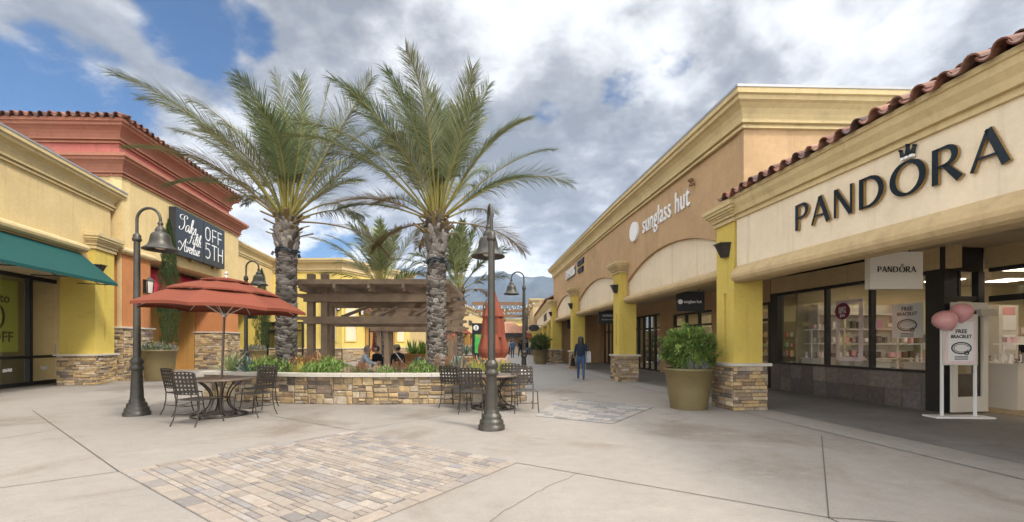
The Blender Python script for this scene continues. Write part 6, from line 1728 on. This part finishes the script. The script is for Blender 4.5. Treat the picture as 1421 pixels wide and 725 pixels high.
# ------------------------------------------------------------------ street furniture farther up
t = thing('info_pylon', 'black information pylon with white i disc and green map', 'information sign', (-1.62, 21.0, 0))
b = MB(); b.box((0, 0, 1.2), (.62, .14, 2.4)); b.build('pylon_body', M['black'], t)
b = MB(); b.tube([(-.12, -.068, 2.18), (-.12, -.078, 2.18)], .13, 28, smooth=False); b.build('disc', M['white'], t)
text('i', .24, M['black'], Matrix.Translation((-.12, -.081, 2.17)) @ Matrix.Rotation(PI / 2, 4, 'X'), t, 'letter_i', .002, .012).location = (0, 0, 0)
mp = mat('map_print', rough=.4, attr=True)
b = MB()
for i in range(8):
    for j in range(10): b.box((-.15 + i * .06, -.073, 1.0 + j * .09), (.06, .008, .09), 0, 0, random.choice([(.06, .42, .08), (.08, .45, .10), (.05, .36, .07), (.35, .42, .06), (.42, .20, .04)] if i + j > 9 else [(.06, .42, .08), (.08, .45, .10), (.05, .36, .07)]))
b.build('map_panel', mp, t)
def kiosk(label, x, y, w, d, h, mwall, cols):
    t = thing('kiosk', label, 'kiosk', (x, y, 0)); b = MB(); b.bx(-w / 2, w / 2, 0, d, 0, .95); 
    for sx in (-1, 1):
        for yy in (.1, d - .1): b.box((sx * (w / 2 - .12), yy, h / 2 + .45), (.2, .2, h - .9))
    b.bx(-w / 2 + .3, w / 2 - .3, d * .6, d * .7, .95, h - .01); b.build('kiosk_body', mwall, t)
    b = MB(); e = .6; zt = h + 1.5
    A = [(-w / 2 - e, -e, h), (w / 2 + e, -e, h), (w / 2 + e, d + e, h), (-w / 2 - e, d + e, h), (-w * .15, d / 2, zt), (w * .15, d / 2, zt)]
    b.add(A, [(0, 1, 5, 4), (1, 2, 5), (2, 3, 4, 5), (3, 0, 4), (0, 3, 2, 1)], 0, (.34, .17, .10)); 
    for k in range(26):
        u = k / 25; p = Vector(A[0]).lerp(Vector(A[1]), u); q = Vector(A[4]).lerp(Vector(A[5]), u); b.tube([p, q], .07, 5, 0, shade((.36, .18, .105), .8, 1.15))
    b.build('roof_tiles', M['tile'], t)
    b = MB(); b.bx(-w / 2 - .1, w / 2 + .1, -.12, -.02, h - .55, h - .1); b.build('sign_board', M['navy'], t)
    return t
kiosk('peach tile roofed kiosk in the middle of the far promenade', -.75, 56, 5.0, 4.5, 2.7, M['cream'], None)
kiosk('second peach roofed kiosk farther off and to the right', 2.0, 66, 4.2, 4, 2.6, M['yellow'], None)
t = thing('shop_building', 'yellow and cream shop block closing the far end of the promenade', 'building', (-1, 98, 0))
b = MB(); b.bx(-14, 4, 96, 104, 0, 6.2); b.bx(4, 16, 99, 104, 0, 4.6); b.build('wall', M['yellow'], t, True)
b = MB(); b.sweep([(-14, 96), (4, 96), (4, 104)], cornice_prof(.9, .5), 'R', z=5.9); b.build('cornice', M['cornice'], t, True)
storefront(Frame((-12, 96), (3, 96), 'R'), 0, 15, .02, 3, .05, 6, t, M['dark'], M['glass_dark'], .2, .14)
umbrella_open('far open red umbrella at the right of the promenade crowd', (2.1, 53.0, 0), 1.1, 2.5, 2.05, 0, .1)
t = thing('hanging_sign', 'oval dark sign over the far promenade right of the lamp post', 'sign', (2.0, 39.5, 2.55)); b = MB(); b.tube([(0, -.03, .25), (0, .03, .25)], .3, 28, smooth=False)
b.v = [(x * 1.7, y, .25 + (z - .25)) for x, y, z in b.v]; b.build('sign_panel', M['black'], t); b = MB(); b.bar((0, 0, .5), (.85, 0, .5), .04, .04); b.build('bracket', M['dark'], t)
# shade trellises across the promenade
for (Y, z, x0, x1, lb) in ((40, 4.95, -3.7, 1.15, 'nearest timber shade trellis spanning the promenade'), (48, 4.85, -4.1, 1.6, 'middle timber shade trellis spanning the promenade'), (57, 4.85, -4.3, 2.1, 'farthest timber shade trellis spanning the promenade')):
    t = thing('shade_trellis', lb, 'trellis', ((x0 + x1) / 2, Y, 0))
    for x in (x0 + 1.1, x1 - .1):
        b = MB(); b.bx(x - .1, x + .1, Y - .1, Y + .1, 0, z); b.build('post', M['bronze'], t, True)
    b = MB(); b.bx(x0, x1, Y - .06, Y + .06, z, z + .28); b.build('beam', M['wood2'], t, True)
    b = MB()
    for k in range(46): b.box((lerp(x0 + .05, x1 - .05, k / 45), Y, z - .022), (.05, .16, .04))
    b.build('dentil_blocks', M['wood2'], t, True)
# string lights
SL = [((-5.9, 46, 5.6), (2.5, 47, 5.6)), ((-6.5, 38, 5.2), (2.6, 40, 5.2)), ((-5.6, 56, 6.0), (2.6, 56, 5.8)), ((-6.0, 50, 5.0), (2.7, 33, 4.9)), ((-5.3, 62, 6.0), (2.6, 60, 6.2)), ((-6.2, 43, 4.6), (2.6, 52, 5.6))]
wd = ['lowest and nearest', 'second nearest', 'third', 'steepest crossing', 'farthest', 'slanting']
for (a, b_), w_ in zip(SL, wd):
    t = thing('string_light', 'string of white bulbs hung between the two far shop rows', 'string lights', a, 0, 'string lights over the promenade'); a = Vector(a); b_ = Vector(b_); n = 18
    pts = [a.lerp(b_, i / n) - Vector((0, 0, .5 * 4 * (i / n) * (1 - i / n))) - a for i in range(n + 1)]
    c = MB(); c.tube(pts, .010, 4); c.build('cable', M['dark'], t)
    g = MB()
    for p in pts[1:-1]: g.lathe([(0, -.13), (.035, -.12), (.045, -.08), (.03, -.03), (.015, 0)], p, 8)
    g.build('bulbs', M['white'], t)

# ------------------------------------------------------------------ mountains
hn = 150; hv = []; hf = []; rows_ = 46
from mathutils import noise as mnoise
for j in range(rows_):
    for i in range(hn):
        x = lerp(-3400, 3400, i / (hn - 1)); y = lerp(2300, 4300, j / (rows_ - 1)); f = j / (rows_ - 1)
        base = 720 * (f ** .75) * (1 - .5 * max(0, (f - .75) / .25))
        n_ = mnoise.fractal(Vector((x / 700, y / 700, 3.3)), 1.0, 2.0, 6); rg = 1 - abs(mnoise.fractal(Vector((x / 500, y / 620, 9.1)), .9, 2.1, 6))
        hv.append((x, y, max(-2, base * (.62 + .28 * n_ + .42 * rg) - 20 * (1 - f))))
for j in range(rows_ - 1):
    for i in range(hn - 1): hf.append((j * hn + i, j * hn + i + 1, (j + 1) * hn + i + 1, (j + 1) * hn + i))
b = MB(); b.add(hv, hf, 0, None, True)
mm_ = mat('mountain_scrub', (.06, .062, .05), .95, noise=(.004, .35), noise2=(.02, .3), spec=.05, stain=(.0035, (.42, .40, .38), .60, .55))
tag(b.build('mountain_terrain', mm_), kind='structure')
HAZE = True
if HAZE:
    b = MB(); b.bx(-3900, 3900, -300, 6000, -3, 780); m = bpy.data.materials.new('haze_air'); N, L = nt(m); N.remove(N['Principled BSDF'])
    v = N.new('ShaderNodeVolumePrincipled'); v.inputs['Color'].default_value = (.46, .64, .95, 1); v.inputs['Density'].default_value = 1.15e-4; v.inputs['Anisotropy'].default_value = 0
    L.new(v.outputs[0], N['Material Output'].inputs['Volume']); h = b.build('haze', m); tag(h, kind='stuff')

# ------------------------------------------------------------------ sky, sun, camera
w = bpy.data.worlds.new('World'); scene.world = w; w.use_nodes = True; w.cycles.sampling_method = 'MANUAL'; w.cycles.sample_map_resolution = 512; N, L = w.node_tree.nodes, w.node_tree.links
bg = N['Background']; bg.inputs['Strength'].default_value = .125
sky = N.new('ShaderNodeTexSky'); sky.sky_type = 'NISHITA'; sky.sun_disc = False; sky.sun_elevation = R(48); sky.sun_rotation = R(128); sky.air_density = 1.2; sky.dust_density = .4
tc = N.new('ShaderNodeTexCoord')
def math_(op, a, b=None, c=None, clamp=False):
    n = N.new('ShaderNodeMath'); n.operation = op; n.use_clamp = clamp
    for i, x in enumerate((a, b, c)):
        if x is None: continue
        if isinstance(x, (int, float)): n.inputs[i].default_value = x
        else: L.new(x, n.inputs[i])
    return n.outputs[0]
def rng(x, a, b, c, d, smooth=True):
    n = N.new('ShaderNodeMapRange'); n.interpolation_type = 'SMOOTHSTEP' if smooth else 'LINEAR'
    for k, q in zip(('From Min', 'From Max', 'To Min', 'To Max'), (a, b, c, d)): n.inputs[k].default_value = q
    L.new(x, n.inputs['Value']); return n.outputs[0]
sep = N.new('ShaderNodeSeparateXYZ'); L.new(tc.outputs['Generated'], sep.inputs[0])
X, Y, Z = sep.outputs
zd = math_('ADD', math_('MAXIMUM', Z, 0.0), .34)
px_ = math_('DIVIDE', X, zd); py_ = math_('DIVIDE', Y, zd)
cmb = N.new('ShaderNodeCombineXYZ'); L.new(px_, cmb.inputs[0]); L.new(py_, cmb.inputs[1]); cmb.inputs[2].default_value = 1.7
def noise(scale, det=9, rough=.58, dist=.25, loc=(0, 0, 0), vec=None):
    mp = N.new('ShaderNodeMapping'); mp.inputs['Location'].default_value = loc; L.new(vec or cmb.outputs[0], mp.inputs[0])
    n = N.new('ShaderNodeTexNoise'); n.inputs['Scale'].default_value = scale; n.inputs['Detail'].default_value = det; n.inputs['Roughness'].default_value = rough; n.inputs['Distortion'].default_value = dist
    L.new(mp.outputs[0], n.inputs['Vector']); return n.outputs['Fac']
# blue openings: a long gap at upper left and some small holes
def gap(dx, dy, dz, s0, s1):
    v = Vector((dx, dy, dz)).normalized(); n = N.new('ShaderNodeVectorMath'); n.operation = 'DOT_PRODUCT'; n.inputs[1].default_value = v
    nn = N.new('ShaderNodeVectorMath'); nn.operation = 'NORMALIZE'; L.new(tc.outputs['Generated'], nn.inputs[0]); L.new(nn.outputs[0], n.inputs[0])
    return rng(n.outputs['Value'], math.cos(R(s0)), math.cos(R(s1)), 0, 1)
def pd(px, py): return ((px - CX) / F_PX, 1.0, (HY - py) / F_PX)
def height(off):
    a = noise(1.7, 11, .61, .25, (3.1 + off[0], 1.7 + off[1], 0)); v = noise(3.6, 4, .5, .35, (9.3 + off[0], 2.2 + off[1], 0)); f = noise(9.0, 7, .62, .2, (7.3 + off[0], 4.2 + off[1], 0))
    bil = math_('MULTIPLY', math_('ABSOLUTE', math_('SUBTRACT', v, .5)), 2.6)      # rounded puffs with creases between them
    return math_('ADD', math_('ADD', math_('MULTIPLY', a, .66), math_('MULTIPLY', bil, .16)), math_('MULTIPLY', f, .22))
cover = math_('ADD', height((0, 0)), .015)
g = None
for args in ((pd(-25, 140), 9.0, 0, .36), (pd(70, 122), 7, 0, .31), (pd(130, 140), 7, 0, .27), (pd(265, 22), 7.2, 0, .33), (pd(318, 25), 5.5, 0, .28), (pd(450, 350), 6, 0, .20), (pd(870, 122), 5, 0, .19), (pd(930, 85), 4, 0, .19), (pd(757, 155), 3, 0, .19), (pd(300, 120), 5, 0, .16)):
    q = math_('MULTIPLY', gap(*args[0], args[1], args[2]), args[3]); g = q if g is None else math_('MAXIMUM', g, q)
cover2 = math_('SUBTRACT', math_('ADD', cover, .16), g)
fac = rng(cover2, .40, .52, 0, 1)
# shading of the cloud deck
n3 = noise(.95, 7, .50, .5, (4.3, 8.8, 0))
LD = (.10, -.07)
rel = math_('SUBTRACT', height((0, 0)), height(LD))
sh_ = math_('ADD', math_('ADD', math_('MULTIPLY', n3, 1.15), -.10), math_('MULTIPLY', rel, .95))
ramp = N.new('ShaderNodeValToRGB'); L.new(sh_, ramp.inputs[0])
er = ramp.color_ramp.elements; er[0].position = .33; er[0].color = (.25, .26, .275, 1); er[1].position = .66; er[1].color = (.96, .965, .97, 1)
e_ = er.new(.43); e_.color = (.39, .395, .41, 1); e_ = er.new(.54); e_.color = (.70, .705, .71, 1)
scl = N.new('ShaderNodeVectorMath'); scl.operation = 'SCALE'; L.new(ramp.outputs[0], scl.inputs[0])
hi = math_('MAXIMUM', rng(Z, .64, .90, 1.0, 4.2), rng(math_('MULTIPLY_ADD', X, .5, Y), .08, -.45, 1.0, 3.5))     # brightness added to unseen sky overhead, behind and left, to light the facades
low = rng(Z, .04, .32, 1.32, 1.0)
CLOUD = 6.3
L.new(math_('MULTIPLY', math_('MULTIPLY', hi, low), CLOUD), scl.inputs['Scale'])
skm = N.new('ShaderNodeVectorMath'); skm.operation = 'MULTIPLY'; skm.inputs[1].default_value = (.17, .32, .48); L.new(sky.outputs[0], skm.inputs[0])
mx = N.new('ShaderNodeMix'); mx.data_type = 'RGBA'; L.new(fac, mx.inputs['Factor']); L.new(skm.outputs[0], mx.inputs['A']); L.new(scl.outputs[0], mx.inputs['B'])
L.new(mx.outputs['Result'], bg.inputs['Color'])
sun = bpy.data.lights.new('Sun', 'SUN'); sun.energy = 2.4; sun.angle = R(10); sun.color = (1, .95, .87)
so_ = bpy.data.objects.new('Sun', sun); COL.objects.link(so_); so_.rotation_euler = (R(42), 0, R(52)); so_.location = (10, -5, 30)
cam = bpy.data.cameras.new('Camera'); cam.sensor_width = 36; cam.lens = 36 * F_PX / 1421; cam.shift_y = (HY - 362.5) / 1421; cam.clip_end = 20000; cam.clip_start = .05
co = bpy.data.objects.new('Camera', cam); COL.objects.link(co); co.location = (0, 0, CAM_H); co.rotation_euler = (PI / 2, 0, 0); scene.camera = co
vs_ = scene.view_settings; vs_.view_transform = 'Standard'; vs_.look = 'None'; vs_.gamma = 1; vs_.exposure = 0.78
scene.cycles.max_bounces = 6; scene.cycles.transparent_max_bounces = 24; scene.cycles.use_denoising = True; scene.cycles.volume_bounces = 0
scene.render.threads_mode = 'AUTO'
